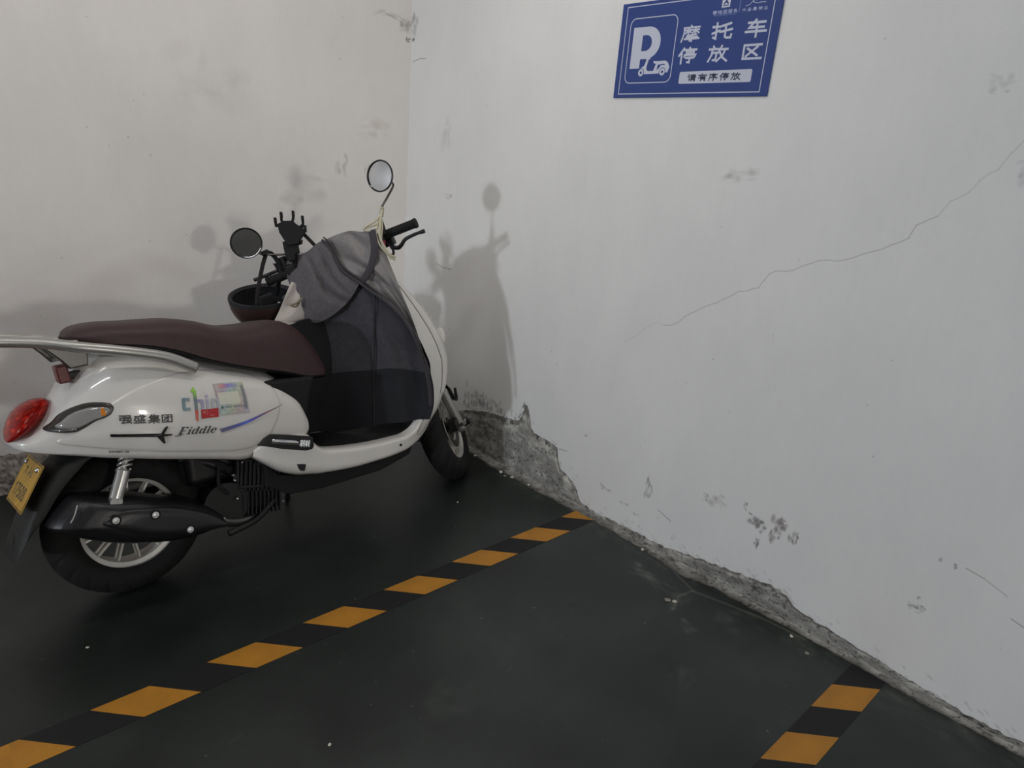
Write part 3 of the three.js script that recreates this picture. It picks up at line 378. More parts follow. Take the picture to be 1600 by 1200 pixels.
// seat
{
  const X = [-0.088, -0.078, -0.05, 0.0, 0.08, 0.18, 0.26, 0.32, 0.38, 0.44, 0.49, 0.54, 0.59, 0.63, 0.665, 0.69, 0.70], YB = [0.812, 0.803, 0.797, 0.792, 0.782, 0.752, 0.715, 0.692, 0.672, 0.654, 0.640, 0.624, 0.606, 0.598, 0.594, 0.592, 0.592], YT = [0.818, 0.833, 0.846, 0.850, 0.846, 0.842, 0.828, 0.808, 0.796, 0.795, 0.798, 0.797, 0.779, 0.742, 0.690, 0.635, 0.605], W = [0.04, 0.07, 0.10, 0.122, 0.134, 0.142, 0.147, 0.148, 0.146, 0.142, 0.138, 0.132, 0.124, 0.115, 0.104, 0.09, 0.07];
  const rows = [], base = [];
  for (let i = 0; i <= 80; i++) { const x = lerp(X[0], X[X.length - 1], i / 80), b = spl(x, X, YB), t = spl(x, X, YT), w = spl(x, X, W), r = [], q = [];
    for (let j = 0; j <= 28; j++) { const a = j / 28 * Math.PI, c = Math.cos(a), s = Math.sin(a); r.push([x, b + (t - b) * Math.pow(s, 0.62) * (1 - 0.02 * Math.cos(2 * a)), w * Math.sign(c) * Math.pow(Math.abs(c), 0.55)]); }
    q.push([x, b - 0.012, w * 0.93], [x, b + 0.004, w * 0.995], [x, b + 0.006, w * 0.6], [x, b + 0.006, -w * 0.6], [x, b + 0.004, -w * 0.995], [x, b - 0.012, -w * 0.93]); rows.push(r); base.push(q); }
  const g = loft(rows, { flip: true, caps: true }); { const u = g.attributes.uv; for (let i = 0; i < u.count; i++) u.setXY(i, u.getX(i) * 1.6, u.getY(i) * 3); }
  const seat = part('seat', g, S.seat, sc, 'long maroon leatherette seat'); part('seat_base', loft(base, { flip: true, wrap: true }), S.black, seat);
}
// grab rail and carrier
{
  const rail = [];
  for (const s of [1, -1]) rail.push(tube([[0.215, 0.694, s * 0.163], [0.188, 0.71, s * 0.166], [0.15, 0.732, s * 0.167], [0.105, 0.75, s * 0.166], [0.01, 0.776, s * 0.162], [-0.08, 0.797, s * 0.148], [-0.15, 0.815, s * 0.125], [-0.24, 0.829, s * 0.105], [-0.33, 0.836, s * 0.095], [-0.40, 0.838, s * 0.075], [-0.425, 0.838, s * 0.03], [-0.427, 0.838, 0]], (t) => 0.013 + 0.004 * Math.sin(t * 3), { n: 50, k: 14, ry: (t) => 0.0175 - 0.005 * t }));
  const gr = part('grab_rail', rail, S.silver, sc, 'satin silver grab rail around the back of the seat');
  const plate = []; for (const z of [-0.045, 0, 0.045]) plate.push(rbox(0.30, 0.012, 0.02, 0.004, M4([-0.26, 0.829, z], [0, 0, -0.06]))); plate.push(rbox(0.03, 0.016, 0.21, 0.005, M4([-0.13, 0.818, 0])), rbox(0.03, 0.014, 0.18, 0.005, M4([-0.32, 0.832, 0])), rbox(0.06, 0.014, 0.17, 0.005, M4([-0.075, 0.805, 0])));
  part('carrier', plate, S.silver, gr);
  for (const s of [1, -1]) part('bracket', prism([[-0.165, 0.812], [-0.055, 0.79], [-0.06, 0.742], [-0.105, 0.738], [-0.125, 0.765]], 0.03, 0.004, M4([0, 0, s * 0.112 - 0.015])), S.steel, gr);
}
// lamps at the tail
{
  const g = new THREE.SphereGeometry(1, 40, 24), p = g.attributes.position; for (let i = 0; i < p.count; i++) { const u = p.getX(i), k = Math.pow(Math.max(0, 1 - Math.abs(u) ** 1.6), 0.35) * 0.9; p.setXYZ(i, u * 0.076, p.getY(i) * 0.033 * (0.55 + 0.45 * k) * (1 + 0.25 * u) - 0.008 * u * u, p.getZ(i) * 0.084 * (0.96 - 0.22 * u)); } g.computeVertexNormals(); g.applyMatrix4(M4([-0.212, 0.602, 0], [0, 0, 42 * Math.PI / 180]));
  const l = part('tail_light', g, S.red, sc, 'red tail light'); 
  part('rear_reflector', [rbox(0.03, 0.05, 0.045, 0.005, M4([-0.118, 0.722, 0.078], [0, 0, 0.1]))], S.redDark, sc, 'small dark red reflector'); part('reflector_bracket', rbox(0.06, 0.02, 0.02, 0.004, M4([-0.085, 0.715, 0.07])), S.black, sc);
  const SIG = [[-0.186, 0.577], [-0.165, 0.595], [-0.144, 0.616], [-0.114, 0.632], [-0.079, 0.640], [-0.039, 0.634], [-0.023, 0.622], [-0.030, 0.604], [-0.046, 0.594], [-0.072, 0.587], [-0.103, 0.571], [-0.126, 0.562], [-0.16, 0.566]];
  for (const s of [1, -1]) {
    const zf = (x, y) => Math.max(bodyZ(x, y), 0.06), o = part('turn_signal', patch(SIG, zf, { lift: 0.009, rim: 0.12, side: s, n: 90 }), S.lensEdge, sc, 'smoked chrome rear turn signal');
    const inner = ring2(SIG, 60).map(([x, y]) => [-0.098 + (x + 0.098) * 0.86 + 0.004, 0.6 + (y - 0.6) * 0.76]); part('lens', patch(inner, zf, { lift: 0.013, rim: 0.35, side: s, rawOutline: true }), S.lens, o, 'clear grey lens');
    part('bulb', patch([[-0.062, 0.612], [-0.055, 0.626], [-0.048, 0.618], [-0.046, 0.602], [-0.052, 0.596], [-0.06, 0.602]], zf, { lift: 0.0142, rim: 0.4, side: s, n: 30 }), S.amber, o, 'amber bulb');
    part('lens_highlight', patch([[-0.165, 0.575], [-0.13, 0.575], [-0.115, 0.572], [-0.125, 0.568], [-0.155, 0.570]], zf, { lift: 0.0146, rim: 0.4, side: s, n: 30 }), S.chrome, o);
  }
}
// footpeg in its recess, vent, screw
for (const s of [1, -1]) {
  const zf = (x) => sillZ(x) - 0.0005;
  const rec = part('footpeg_recess', patch([[0.366, 0.414], [0.385, 0.433], [0.41, 0.442], [0.48, 0.424], [0.552, 0.402], [0.562, 0.396], [0.563, 0.366], [0.555, 0.356], [0.53, 0.357], [0.447, 0.383], [0.40, 0.402]], zf, { lift: 0.002, rim: 0.06, side: s, smoothTension: 0.1, n: 120 }), S.black, sc, 'black recess holding the folded footpeg');
  part('footpeg', [tube([[0.412, 0.419, s * 0.190], [0.45, 0.408, s * 0.193], [0.50, 0.394, s * 0.193]], (t) => 0.009, { n: 10, k: 10 }), rbox(0.04, 0.022, 0.014, 0.004, M4([0.525, 0.385, s * 0.192], [0, 0, -0.27])), ...[0, 1, 2, 3].map((i) => rbox(0.004, 0.025, 0.018, 0.001, M4([0.512 + i * 0.009, 0.389 - i * 0.0025, s * 0.192], [0, 0, -0.27])))], S.chrome, rec, 'folded silver footpeg');
  part('vent', patch([[0.492, 0.318], [0.525, 0.309], [0.518, 0.287], [0.503, 0.291], [0.495, 0.303]], zf, { lift: 0.0015, rim: 0.08, side: s, smoothTension: 0.1, n: 60 }), S.black, sc, 'small black vent');
  part('screw', cyl(0.005, 0.005, 0.004, M4([0.925, 0.281, s * 0.186], [Math.PI / 2, 0, 0]), 12), S.black, sc);
}
// stickers on the right side cover
function decal(name, c, tex, zf, off, label, mat = {}) {              // c: top left, top right, bottom right, bottom left
  const rows = []; for (let i = 0; i <= 10; i++) { const r = []; for (let j = 0; j <= 16; j++) { const u = j / 16, v = 1 - i / 10, x = lerp(lerp(c[3][0], c[2][0], u), lerp(c[0][0], c[1][0], u), v), y = lerp(lerp(c[3][1], c[2][1], u), lerp(c[0][1], c[1][1], u), v); r.push([x, y, zf(x, y) + off]); } rows.push(r); }
  const g = loft(rows); { const u = g.attributes.uv; for (let i = 0; i < u.count; i++) u.setY(i, 1 - u.getY(i)); }
  return part(name, g, std(0xffffff, 0.4, 0, { map: tex, transparent: true, alphaTest: 0.5, ...mat }), sc, label);
}
{
  const clear = (c, w, h) => c.clearRect(0, 0, w, h);
  decal('sticker', [[-0.022, 0.600], [0.122, 0.576], [0.119, 0.545], [-0.024, 0.567]], canvasTex(512, 128, (c, w, h) => { clear(c, w, h); c.strokeStyle = '#2a2a2c'; [...'强盛集团'].forEach((ch, i) => glyph(c, ch, 12 + i * 126, 14, 108, 98, 13)); }, { wrap: false }), coverZ, 0.0012, 'black Chinese lettering sticker');
  const holo = (c, w, h) => { const g = c.createLinearGradient(0, 0, w, h * 0.3); [['0', '#7d93a0'], ['.2', '#6f8a93'], ['.38', '#8ea3a8'], ['.55', '#9a93b0'], ['.7', '#a9a8c4'], ['.85', '#b7b9bd'], ['1', '#a8b0b4']].forEach(([k, v]) => g.addColorStop(+k, v)); return g; };
  decal('sticker', [[0.148, 0.655], [0.262, 0.632], [0.252, 0.522], [0.138, 0.540]], canvasTex(512, 512, (c, w, h) => {
    clear(c, w, h); c.strokeStyle = holo(c, w, h); c.lineWidth = 40; c.lineCap = 'butt'; c.lineJoin = 'round'; const P = (...p) => { c.beginPath(); p.forEach((q, i) => (i ? c.lineTo(...q) : c.moveTo(...q))); c.stroke(); };
    P([130, 190], [48, 190], [48, 320], [130, 320]); P([292, 330], [292, 210], [205, 210]); P([360, 190], [360, 330]); P([360, 130], [360, 168]); P([428, 330], [428, 200], [500, 200], [500, 330]);
    const g = c.createLinearGradient(0, 30, 0, 500); g.addColorStop(0, '#a6d64a'); g.addColorStop(0.18, '#8fc45a'); g.addColorStop(0.35, '#6f8088'); g.addColorStop(0.62, '#7c8790'); g.addColorStop(0.7, '#d8503c'); g.addColorStop(0.82, '#c8706a'); g.addColorStop(1, '#d86a3c'); c.strokeStyle = g; P([205, 60], [205, 470]); c.fillStyle = g; c.beginPath(); c.moveTo(150, 90); c.lineTo(205, 20); c.lineTo(225, 90); c.fill(); c.beginPath(); c.moveTo(185, 460); c.lineTo(225, 460); c.lineTo(218, 505); c.fill();
  }, { wrap: false }), coverZ, 0.0012, 'rainbow foil lettering reading china');
  decal('sticker', [[0.200, 0.570], [0.252, 0.565], [0.249, 0.538], [0.197, 0.543]], canvasTex(256, 128, (c, w, h) => { c.fillStyle = '#b0222a'; c.fillRect(0, 0, w, h); c.fillStyle = '#e8b9a0'; c.beginPath(); for (let i = 0; i < 10; i++) { const a = -Math.PI / 2 + i * Math.PI / 5, r = i % 2 ? 7 : 17; c.lineTo(48 + r * Math.cos(a), 40 + r * Math.sin(a)); } c.fill(); for (const [x, y] of [[82, 18], [94, 34], [94, 54], [80, 68]]) { c.beginPath(); c.arc(x, y, 4, 0, 7); c.fill(); } c.fillStyle = '#d9a8a0'; c.font = 'bold 24px sans-serif'; c.fillText('china', 130, 100); }, { wrap: false }), coverZ, 0.0016, 'small red flag sticker');
  decal('sticker', [[0.256, 0.638], [0.354, 0.627], [0.349, 0.532], [0.255, 0.543]], canvasTex(384, 384, (c, w, h) => {
    const im = c.createImageData(w, h); for (let j = 0; j < h; j++) for (let i = 0; i < w; i++) { const n = fbm(i / 26, j / 26, 3), s = (i / w + j / h * 0.6) * 6 + n * 2, k = 165 + n * 50; const o = (j * w + i) * 4; im.data[o] = k + 9 * Math.sin(s); im.data[o + 1] = k + 8 * Math.sin(s + 2.1); im.data[o + 2] = k - 4 + 10 * Math.sin(s + 4.2); im.data[o + 3] = 255; } c.putImageData(im, 0, 0);
    const g = c.createLinearGradient(30, 0, 330, 0); g.addColorStop(0, 'rgba(150,120,90,0)'); g.addColorStop(0.2, 'rgba(230,120,110,.55)'); g.addColorStop(0.5, 'rgba(120,105,215,.6)'); g.addColorStop(0.8, 'rgba(135,125,205,.4)'); g.addColorStop(1, 'rgba(150,150,160,0)'); c.fillStyle = g; c.fillRect(10, 14, 330, 44);
    c.fillStyle = 'rgba(222,222,205,.9)'; c.fillRect(20, 110, 270, 150); c.fillStyle = '#5a7078'; c.font = 'bold 34px sans-serif'; c.fillText('china', 70, 306); c.fillStyle = '#4f7a60'; c.beginPath(); c.arc(40, 296, 16, 0, 7); c.fill(); c.fillStyle = '#77838a'; for (let i = 0; i < 5; i++) c.fillRect(190 + i * 30, 284, 20, 22); c.fillStyle = 'rgba(120,128,132,.8)'; c.fillRect(330, 40, 40, 300); c.fillStyle = '#97a0a2'; c.font = 'bold 20px sans-serif'; c.fillText('CHINA FORCE', 130, 346);
  }, { wrap: false }), coverZ, 0.0012, 'square holographic silver sticker', { metalness: 0.25, roughness: 0.25 });
  decal('sticker', [[0.126, 0.538], [0.256, 0.518], [0.240, 0.478], [0.110, 0.498]], canvasTex(512, 192, (c, w, h) => { clear(c, w, h); c.save(); c.transform(1, 0, -0.22, 1, 46, 0); c.fillStyle = '#3d3a3c'; c.font = 'bold 150px serif'; c.fillText('F', 8, 138); c.font = 'bold 132px serif'; c.fillText('iddle', 108, 138); c.restore(); c.strokeStyle = '#3d3a3c'; c.lineWidth = 10; c.beginPath(); c.moveTo(6, 150); c.quadraticCurveTo(60, 170, 90, 120); c.stroke(); }, { wrap: false }), coverZ, 0.0012, 'dark script lettering reading Fiddle');
  decal('sticker', [[-0.054, 0.499], [0.004, 0.487], [0.002, 0.474], [-0.056, 0.486]], canvasTex(256, 64, (c, w, h) => { clear(c, w, h); c.fillStyle = '#2b2a2a'; c.font = 'bold 46px sans-serif'; c.fillText('XS150T-16', 4, 48, 248); }, { wrap: false }), (x, y) => bodyZ(x, y), 0.0015, 'small black model code lettering');
  const dagger = [[-0.046, 0.545], [-0.046, 0.537], [0.068, 0.514], [0.083, 0.490], [0.088, 0.491], [0.085, 0.511], [0.109, 0.511], [0.108, 0.514], [0.087, 0.519], [0.101, 0.538], [0.098, 0.541], [0.090, 0.536], [0.079, 0.522]];
  part('emblem', patch(dagger, coverZ, { lift: 0.0025, rim: 0.02, rawOutline: true, centre: [0.078, 0.516], back: 0.001 }), std(0x121214, 0.15), sc, 'glossy black dagger shaped emblem');
  const sw = [[0.246, 0.4985], [0.252, 0.487], [0.33, 0.4965], [0.40, 0.513], [0.474, 0.5315], [0.40, 0.519], [0.33, 0.5055]], tex = canvasTex(256, 16, (c, w, h) => { const g = c.createLinearGradient(0, 0, w, 0); [['0', '#6a6b86'], ['.25', '#5f62a8'], ['.38', '#5f7de0'], ['.48', '#6a64c8'], ['.6', '#706aa0'], ['.74', '#b06a78'], ['.85', '#8a8690'], ['1', '#86868c']].forEach(([k, v]) => g.addColorStop(+k, v)); c.fillStyle = g; c.fillRect(0, 0, w, h); });
  const rows = []; for (let i = 0; i <= 24; i++) { const u = i / 24, x = lerp(0.249, 0.474, u), yc = spl(x, [0.249, 0.33, 0.40, 0.474], [0.4928, 0.501, 0.516, 0.5315]), hh = 0.0062 * (1 - u * 0.92); rows.push([-1, -0.3, 0.3, 1].map((k) => [x - k * hh * 0.4, yc + k * hh, (x < 0.466 ? coverZ(x, yc) : bodyZ(x, yc) + 0.004) + 0.0013])); }
  const g = loft(rows, { flip: true }); { const u = g.attributes.uv; for (let i = 0; i < u.count; i++) u.setXY(i, u.getY(i), 0.5); } part('sticker', g, std(0xffffff, 0.3, 0.2, { map: tex }), sc, 'violet foil streak sticker');
}
// wheels (axle along Z)
function tyreGeo(R, w) {
  const rows = [], N = 220, K = 20, rc = R - w * 0.5; for (let i = 0; i <= N; i++) { const th = i / N * Math.PI * 2, r = []; for (let j = 0; j <= K; j++) { const a = lerp(-2.2, 2.2, j / K), z = Math.sin(a) * w * 0.5; let rr = rc + Math.cos(a) * w * 0.5; const ph = (th * 22 / (Math.PI * 2) + Math.abs(z) * 16 + (z > 0 ? 0.5 : 0)) % 1; if (Math.abs(a) < 1.35 && Math.abs(a) > 0.18 && ph < 0.24) rr -= 0.0045; r.push([Math.cos(th) * rr, Math.sin(th) * rr, z]); } rows.push(r); }
  return loft(rows, { flip: false });
}
const rimProf = [[0.128, -0.03], [0.143, -0.036], [0.149, -0.047], [0.1665, -0.050], [0.169, -0.045], [0.152, -0.03], [0.140, -0.012], [0.140, 0.012], [0.152, 0.03], [0.169, 0.045], [0.1665, 0.050], [0.149, 0.047], [0.143, 0.036], [0.128, 0.03], [0.126, 0], [0.128, -0.03]];
const toZ = new THREE.Matrix4().makeRotationX(Math.PI / 2);
function wheel(name, label, mat4, R, w, discs) {
  const put = (g) => { g.applyMatrix4(mat4); return g; };
  const t = part(name, put(tyreGeo(R, w)), S.rubber, sc, label);
  part('rim', put(lathe(rimProf, 72, toZ)), S.alloy, t, 'silver alloy rim');
  const mk = []; for (let i = 0; i < 13; i++) { const a = i / 13 * Math.PI * 2; for (const s of [1, -1]) mk.push(rbox(0.085, 0.0075, 0.011, 0.002, new THREE.Matrix4().makeRotationZ(a + s * 0.012).multiply(M4([0.092, 0, s * 0.012], [0, s * 0.06, 0])))); }
  part('spokes', put(merge(mk)), S.alloy, t, 'thin paired silver spokes');
  part('hub', put(merge([cyl(0.052, 0.052, 0.07, toZ), cyl(0.03, 0.03, 0.1, toZ), ...[0, 1, 2, 3, 4, 5, 6, 7].map((i) => cyl(0.005, 0.005, 0.078, new THREE.Matrix4().makeRotationZ(i * Math.PI / 4).multiply(M4([0.043, 0, 0])).multiply(toZ), 8))])), S.steel, t);
  if (discs) part('brake_disc', put(merge([lathe([[0.06, -0.002], [0.092, -0.002], [0.092, 0.002], [0.06, 0.002], [0.06, -0.002]], 60, M4([0, 0, 0.042]).multiply(toZ))])), S.chrome, t, 'brake disc');
  return t;
}
wheel('rear_wheel', 'rear tyre on a silver alloy wheel', M4([0, 0.2297, 0]), 0.229, 0.112, false);
const frontM = STEERM.clone().multiply(M4([1.32, 0.2255, 0]));
const frontWheel = wheel('front_wheel', 'front tyre, steered away to the left', frontM, 0.228, 0.108, true);
// fork, caliper, front mudguard
{
  const put = (g) => { g.applyMatrix4(STEERM); return g; }, d = [AX.x, AX.y], ax = [1.32, 0.2255];
  for (const s of [1, -1]) {
    const at = (k, off = 0.012) => [ax[0] + d[0] * k + off, ax[1] + d[1] * k, s * 0.083];
    const f = part('fork_leg', put(merge([tube([at(-0.03), at(0.05), at(0.17), at(0.19)], (t) => t > 0.86 ? 0.019 : 0.0215, { n: 20, k: 18 }), tube([at(0.18), at(0.34)], 0.015, { n: 4, k: 16 })])), S.silver, sc, 'silver telescopic fork leg');
    part('axle_nut', put(merge([cyl(0.012, 0.012, 0.05, M4([ax[0], ax[1], s * 0.1]).multiply(toZ), 16), cyl(0.016, 0.016, 0.012, M4([ax[0], ax[1], s * 0.112]).multiply(toZ), 6)])), s > 0 ? S.chrome : S.steel, f);
    part('axle_cap', put(cyl(0.013, 0.013, 0.014, M4([ax[0], ax[1], s * 0.127]).multiply(toZ), 16)), S.black, f);
  }
  part('brake_caliper', put(rbox(0.05, 0.05, 0.04, 0.008, M4([ax[0] - 0.045, ax[1] + 0.01, 0.072], [0, 0, 0.3]))), S.black, sc, 'black brake caliper');
  part('brake_hose', put(tube([[ax[0] - 0.06, ax[1] + 0.17, 0.11], [ax[0] - 0.045, ax[1] + 0.12, 0.115], [ax[0] - 0.02, ax[1] + 0.115, 0.118], [ax[0] - 0.005, ax[1] + 0.15, 0.12], [ax[0] + 0.012, ax[1] + 0.155, 0.118], [ax[0] + 0.014, ax[1] + 0.13, 0.11]], 0.0065, { n: 30, k: 8 })), S.rubber, sc, 'black brake hose bracket');
  const rows = []; for (let i = 0; i <= 30; i++) { const th = lerp(0.45, 2.5, i / 30), r = []; for (let j = 0; j <= 12; j++) { const a = lerp(-1.25, 1.25, j / 12); const rr = 0.19 + 0.062 * Math.cos(a); r.push([ax[0] + Math.cos(th) * rr, ax[1] + Math.sin(th) * rr, Math.sin(a) * 0.068]); } rows.push(r); }
  part('front_mudguard', put(loft(rows)), S.black, sc, 'black front mudguard');
  part('steering_column', put(tube([[ax[0] + d[0] * 0.33 + 0.01, ax[1] + d[1] * 0.33, 0], [1.26 + d[0] * 0.55, 0.229 + d[1] * 0.55, 0], [1.26 + d[0] * 0.88, 0.229 + d[1] * 0.88, 0]], 0.02, { n: 8, k: 12 })), S.matt, sc);
  part('fork_yoke', put(rbox(0.05, 0.03, 0.2, 0.008, M4([ax[0] + d[0] * 0.33 + 0.01, ax[1] + d[1] * 0.33, 0]))), S.matt, sc);
}
// rear mudguard, plate
{
  const curve0 = (pts, n) => { const c = new THREE.CatmullRomCurve3(pts.map((p) => new THREE.Vector3(p[0], p[1], 0))); return Array.from({ length: n + 1 }, (_, i) => { const q = c.getPoint(i / n); return [q.x, q.y]; }); };
  const path = curve0([[-0.02, 0.497], [-0.10, 0.492], [-0.16, 0.470], [-0.205, 0.425], [-0.240, 0.370], [-0.270, 0.315], [-0.293, 0.265], [-0.310, 0.222]], 30), inner = curve0([[-0.02, 0.485], [-0.085, 0.470], [-0.130, 0.435], [-0.175, 0.390], [-0.215, 0.335], [-0.250, 0.295], [-0.280, 0.258], [-0.303, 0.222]], 30);
  const rows = path.map(([x, y], i) => { const w = 0.098 - 0.00045 * i, r = [[...inner[i], w - 0.004]]; for (let j = 0; j <= 14; j++) { const a = lerp(1, -1, j / 14), d = 0.018 * Math.pow(Math.abs(a), 5), k = inner[i], l = Math.max(0.02, Math.hypot(k[0] - x, k[1] - y)); r.push([x + (k[0] - x) / l * d, y + (k[1] - y) / l * d, a * w]); } r.push([...inner[i], -w + 0.004]); return r; });
  
  const f = part('rear_mudguard', loft(rows), std(0x151716, 0.6), sc, 'dark plastic rear mudguard and flap');
  const plate = canvasTex(512, 330, (c, w, h) => { c.fillStyle = '#b98f2c'; c.fillRect(0, 0, w, h); const im = c.getImageData(0, 0, w, h); for (let j = 0; j < h; j++) for (let i = 0; i < w; i++) { const k = 0.88 + 0.25 * fbm(i / 60, j / 60, 3), o = (j * w + i) * 4; for (let q = 0; q < 3; q++) im.data[o + q] *= k; } c.putImageData(im, 0, 0); c.strokeStyle = '#2d2614'; c.lineWidth = 7; c.strokeRect(9, 9, w - 18, h - 18); c.strokeStyle = '#2d2614'; glyph(c, '大', 120, 44, 70, 74, 11); c.fillStyle = '#3a301a'; c.font = 'bold 84px sans-serif'; c.fillText('A·L', 230, 112); c.font = 'bold 128px sans-serif'; c.fillText('17508', 56, 272, 400); });
  const A = [-0.196, 0.473], B = [-0.268, 0.355], hw = 0.1, n = [-(A[1] - B[1]), (A[0] - B[0])], nl = Math.hypot(...n); n[0] /= nl; n[1] /= nl; const q = (p, z, o) => [p[0] + n[0] * o, p[1] + n[1] * o, z];
  const slabG = loft([[q(A, -hw, 0.008), q(A, hw, 0.008), q(A, hw, 0.006), q(A, -hw, 0.006)], [q(B, -hw, 0.008), q(B, hw, 0.008), q(B, hw, 0.006), q(B, -hw, 0.006)]], { wrap: true, caps: true });
  const pl = part('number_plate', toCreasedNormals(slabG, 0.3), std(0xb08a30, 0.5), sc, 'yellow number plate');
  const face = raw([...q(A, -hw, 0.0086), ...q(A, hw, 0.0086), ...q(B, -hw, 0.0086), ...q(B, hw, 0.0086)], [0, 2, 1, 1, 2, 3], [0, 1, 1, 1, 0, 0, 1, 0]); part('plate_print', face, std(0xffffff, 0.5, 0, { map: plate }), pl);
  const bolts = []; for (const z of [-0.07, 0.07]) bolts.push(ball(0.008, q([lerp(A[0], B[0], 0.13), lerp(A[1], B[1], 0.13)], z, 0.009))); part('bolt', bolts[0], S.chrome, pl); part('bolt', bolts[1], S.chrome, pl);
  part('flap_lettering', loft([0, 1].map((v) => [-0.045, 0.045].map((z) => [lerp(-0.262, -0.3, v) - 0.006, lerp(0.315, 0.245, v), z]))), std(0xffffff, 0.6, 0, { transparent: true, alphaTest: 0.5, map: canvasTex(256, 192, (c, w, h) => { c.clearRect(0, 0, w, h); c.fillStyle = '#3c3c3a'; c.font = 'bold 60px sans-serif'; c.fillText('XS150T', 8, 80, 240); c.fillRect(10, 110, 236, 14); c.fillRect(10, 140, 200, 10); }, { wrap: false }) }), f);
}
// engine, exhaust, suspension, stand
{
  const e = part('engine', [rbox(0.17, 0.20, 0.2, 0.02, M4([0.39, 0.26, 0.0], [0, 0, -0.12])), rbox(0.34, 0.11, 0.1, 0.03, M4([0.16, 0.235, -0.115], [0, 0, -0.06])), cyl(0.075, 0.075, 0.1, M4([0.27, 0.22, 0.06]).multiply(toZ)), rbox(0.16, 0.12, 0.16, 0.03, M4([0.24, 0.36, 0.02])), tube([[0.16, 0.40, 0.06], [0.24, 0.37, 0.09], [0.30, 0.33, 0.10]], 0.018, { n: 12, k: 10 })], S.black, sc, 'black engine block');
  const fins = []; for (let i = 0; i < 10; i++) { fins.push(rbox(0.0055, 0.10, 0.014, 0.002, M4([0.328 + i * 0.0145, 0.302 - i * 0.0035, 0.106], [0, 0, -0.14]))); fins.push(rbox(0.0055, 0.085, 0.014, 0.002, M4([0.325 + i * 0.0142, 0.208 - i * 0.0025, 0.106], [0, 0, -0.10]))); } part('cooling_fins', fins, S.satin, e, 'vertical fins of the fan shroud');
  part('shroud_rim', rbox(0.165, 0.012, 0.02, 0.004, M4([0.395, 0.252, 0.104], [0, 0, -0.20])), S.black, e);
  const b = []; for (const [x, y, z] of [[0.335, 0.352, 0.115], [0.298, 0.318, 0.12], [0.302, 0.235, 0.12], [0.458, 0.225, 0.115], [0.462, 0.175, 0.11], [0.30, 0.30, 0.125]]) b.push(ball(0.0055, [x, y, z])); part('engine_bolts', b, S.chrome, e);
  part('hose', [tube([[0.10, 0.43, 0.10], [0.18, 0.41, 0.13], [0.26, 0.37, 0.13], [0.29, 0.33, 0.12]], 0.007, { n: 20, k: 8 }), tube([[0.24, 0.41, 0.11], [0.255, 0.36, 0.125], [0.25, 0.30, 0.12], [0.275, 0.26, 0.12]], 0.006, { n: 20, k: 8 }), tube([[0.46, 0.24, 0.08], [0.55, 0.21, 0.09], [0.62, 0.205, 0.09], [0.66, 0.22, 0.05]], 0.008, { n: 20, k: 8 })], S.rubber, e);
  const MUF = [[-0.222, 0.305], [-0.20, 0.336], [-0.152, 0.372], [-0.067, 0.356], [0.01, 0.335], [0.075, 0.306], [0.145, 0.279], [0.2, 0.243], [0.240, 0.205], [0.272, 0.162], [0.235, 0.155], [0.165, 0.150], [0.093, 0.158], [0.02, 0.175], [-0.047, 0.197], [-0.11, 0.225], [-0.165, 0.258], [-0.205, 0.285]];
  const zc = () => 0.095; const m = part('exhaust_silencer', patch(MUF, zc, { lift: 0.082, rim: 0.62, back: 0.03, n: 120, smoothTension: 0.4, centre: [0.03, 0.262] }), S.satin, sc, 'dark grey exhaust silencer');
  const mufZ = (x, y) => 0.172; const SH = [[-0.105, 0.295], [-0.05, 0.315], [0.02, 0.303], [0.09, 0.283], [0.15, 0.254], [0.2, 0.222], [0.243, 0.178], [0.2, 0.176], [0.13, 0.186], [0.06, 0.204], [0, 0.226], [-0.06, 0.258]];
  const shd = part('heat_shield', patch(SH, mufZ, { lift: 0.014, rim: 0.55, back: 0.02, n: 100, smoothTension: 0.4 }), std(0x1c1c20, 0.36), m, 'satin grey heat shield');
  for (const [x, y] of [[-0.072, 0.298], [0.032, 0.282], [0.122, 0.205]]) { part('bolt', [cyl(0.0095, 0.0095, 0.006, M4([x, y, 0.187]).multiply(toZ), 16), ball(0.0062, [x - 0.002, y + 0.001, 0.192])], S.bolt, shd, 'chrome bolt'); part('bolt_cup', lathe([[0.011, -0.003], [0.0145, -0.003], [0.0145, 0.003], [0.011, 0.003], [0.011, -0.003]], 24, M4([x, y, 0.186]).multiply(toZ)), S.matt, shd); }
  part('end_seam', tube([[-0.152, 0.362, 0.158], [-0.166, 0.338, 0.172], [-0.178, 0.322, 0.175]], 0.0022, { n: 8, k: 6 }), S.silver, m, 'bright seam at the end cap');
  part('exhaust_pipe', tube([[0.24, 0.175, 0.12], [0.30, 0.15, 0.10], [0.37, 0.145, 0.08], [0.43, 0.165, 0.05], [0.46, 0.20, 0.02]], 0.017, { n: 24, k: 12 }), S.steel, m, 'bare metal exhaust pipe');
  // right rear shock absorber
  const a = [0.004, 0.475, 0.125], c = [-0.056, 0.342, 0.145], at = (t) => [lerp(a[0], c[0], t), lerp(a[1], c[1], t), lerp(a[2], c[2], t)];
  const sh = part('shock_absorber', [tube([at(0.36), at(0.42), at(0.5), at(0.9), at(0.95)], (t) => t < 0.1 ? 0.014 : 0.0185, { n: 24, k: 18 }), tube([at(-0.1), at(0.4)], 0.008, { n: 3, k: 10 }), cyl(0.016, 0.016, 0.03, M4(at(1.0)).multiply(toZ))], S.bright, sc, 'chrome rear shock absorber');
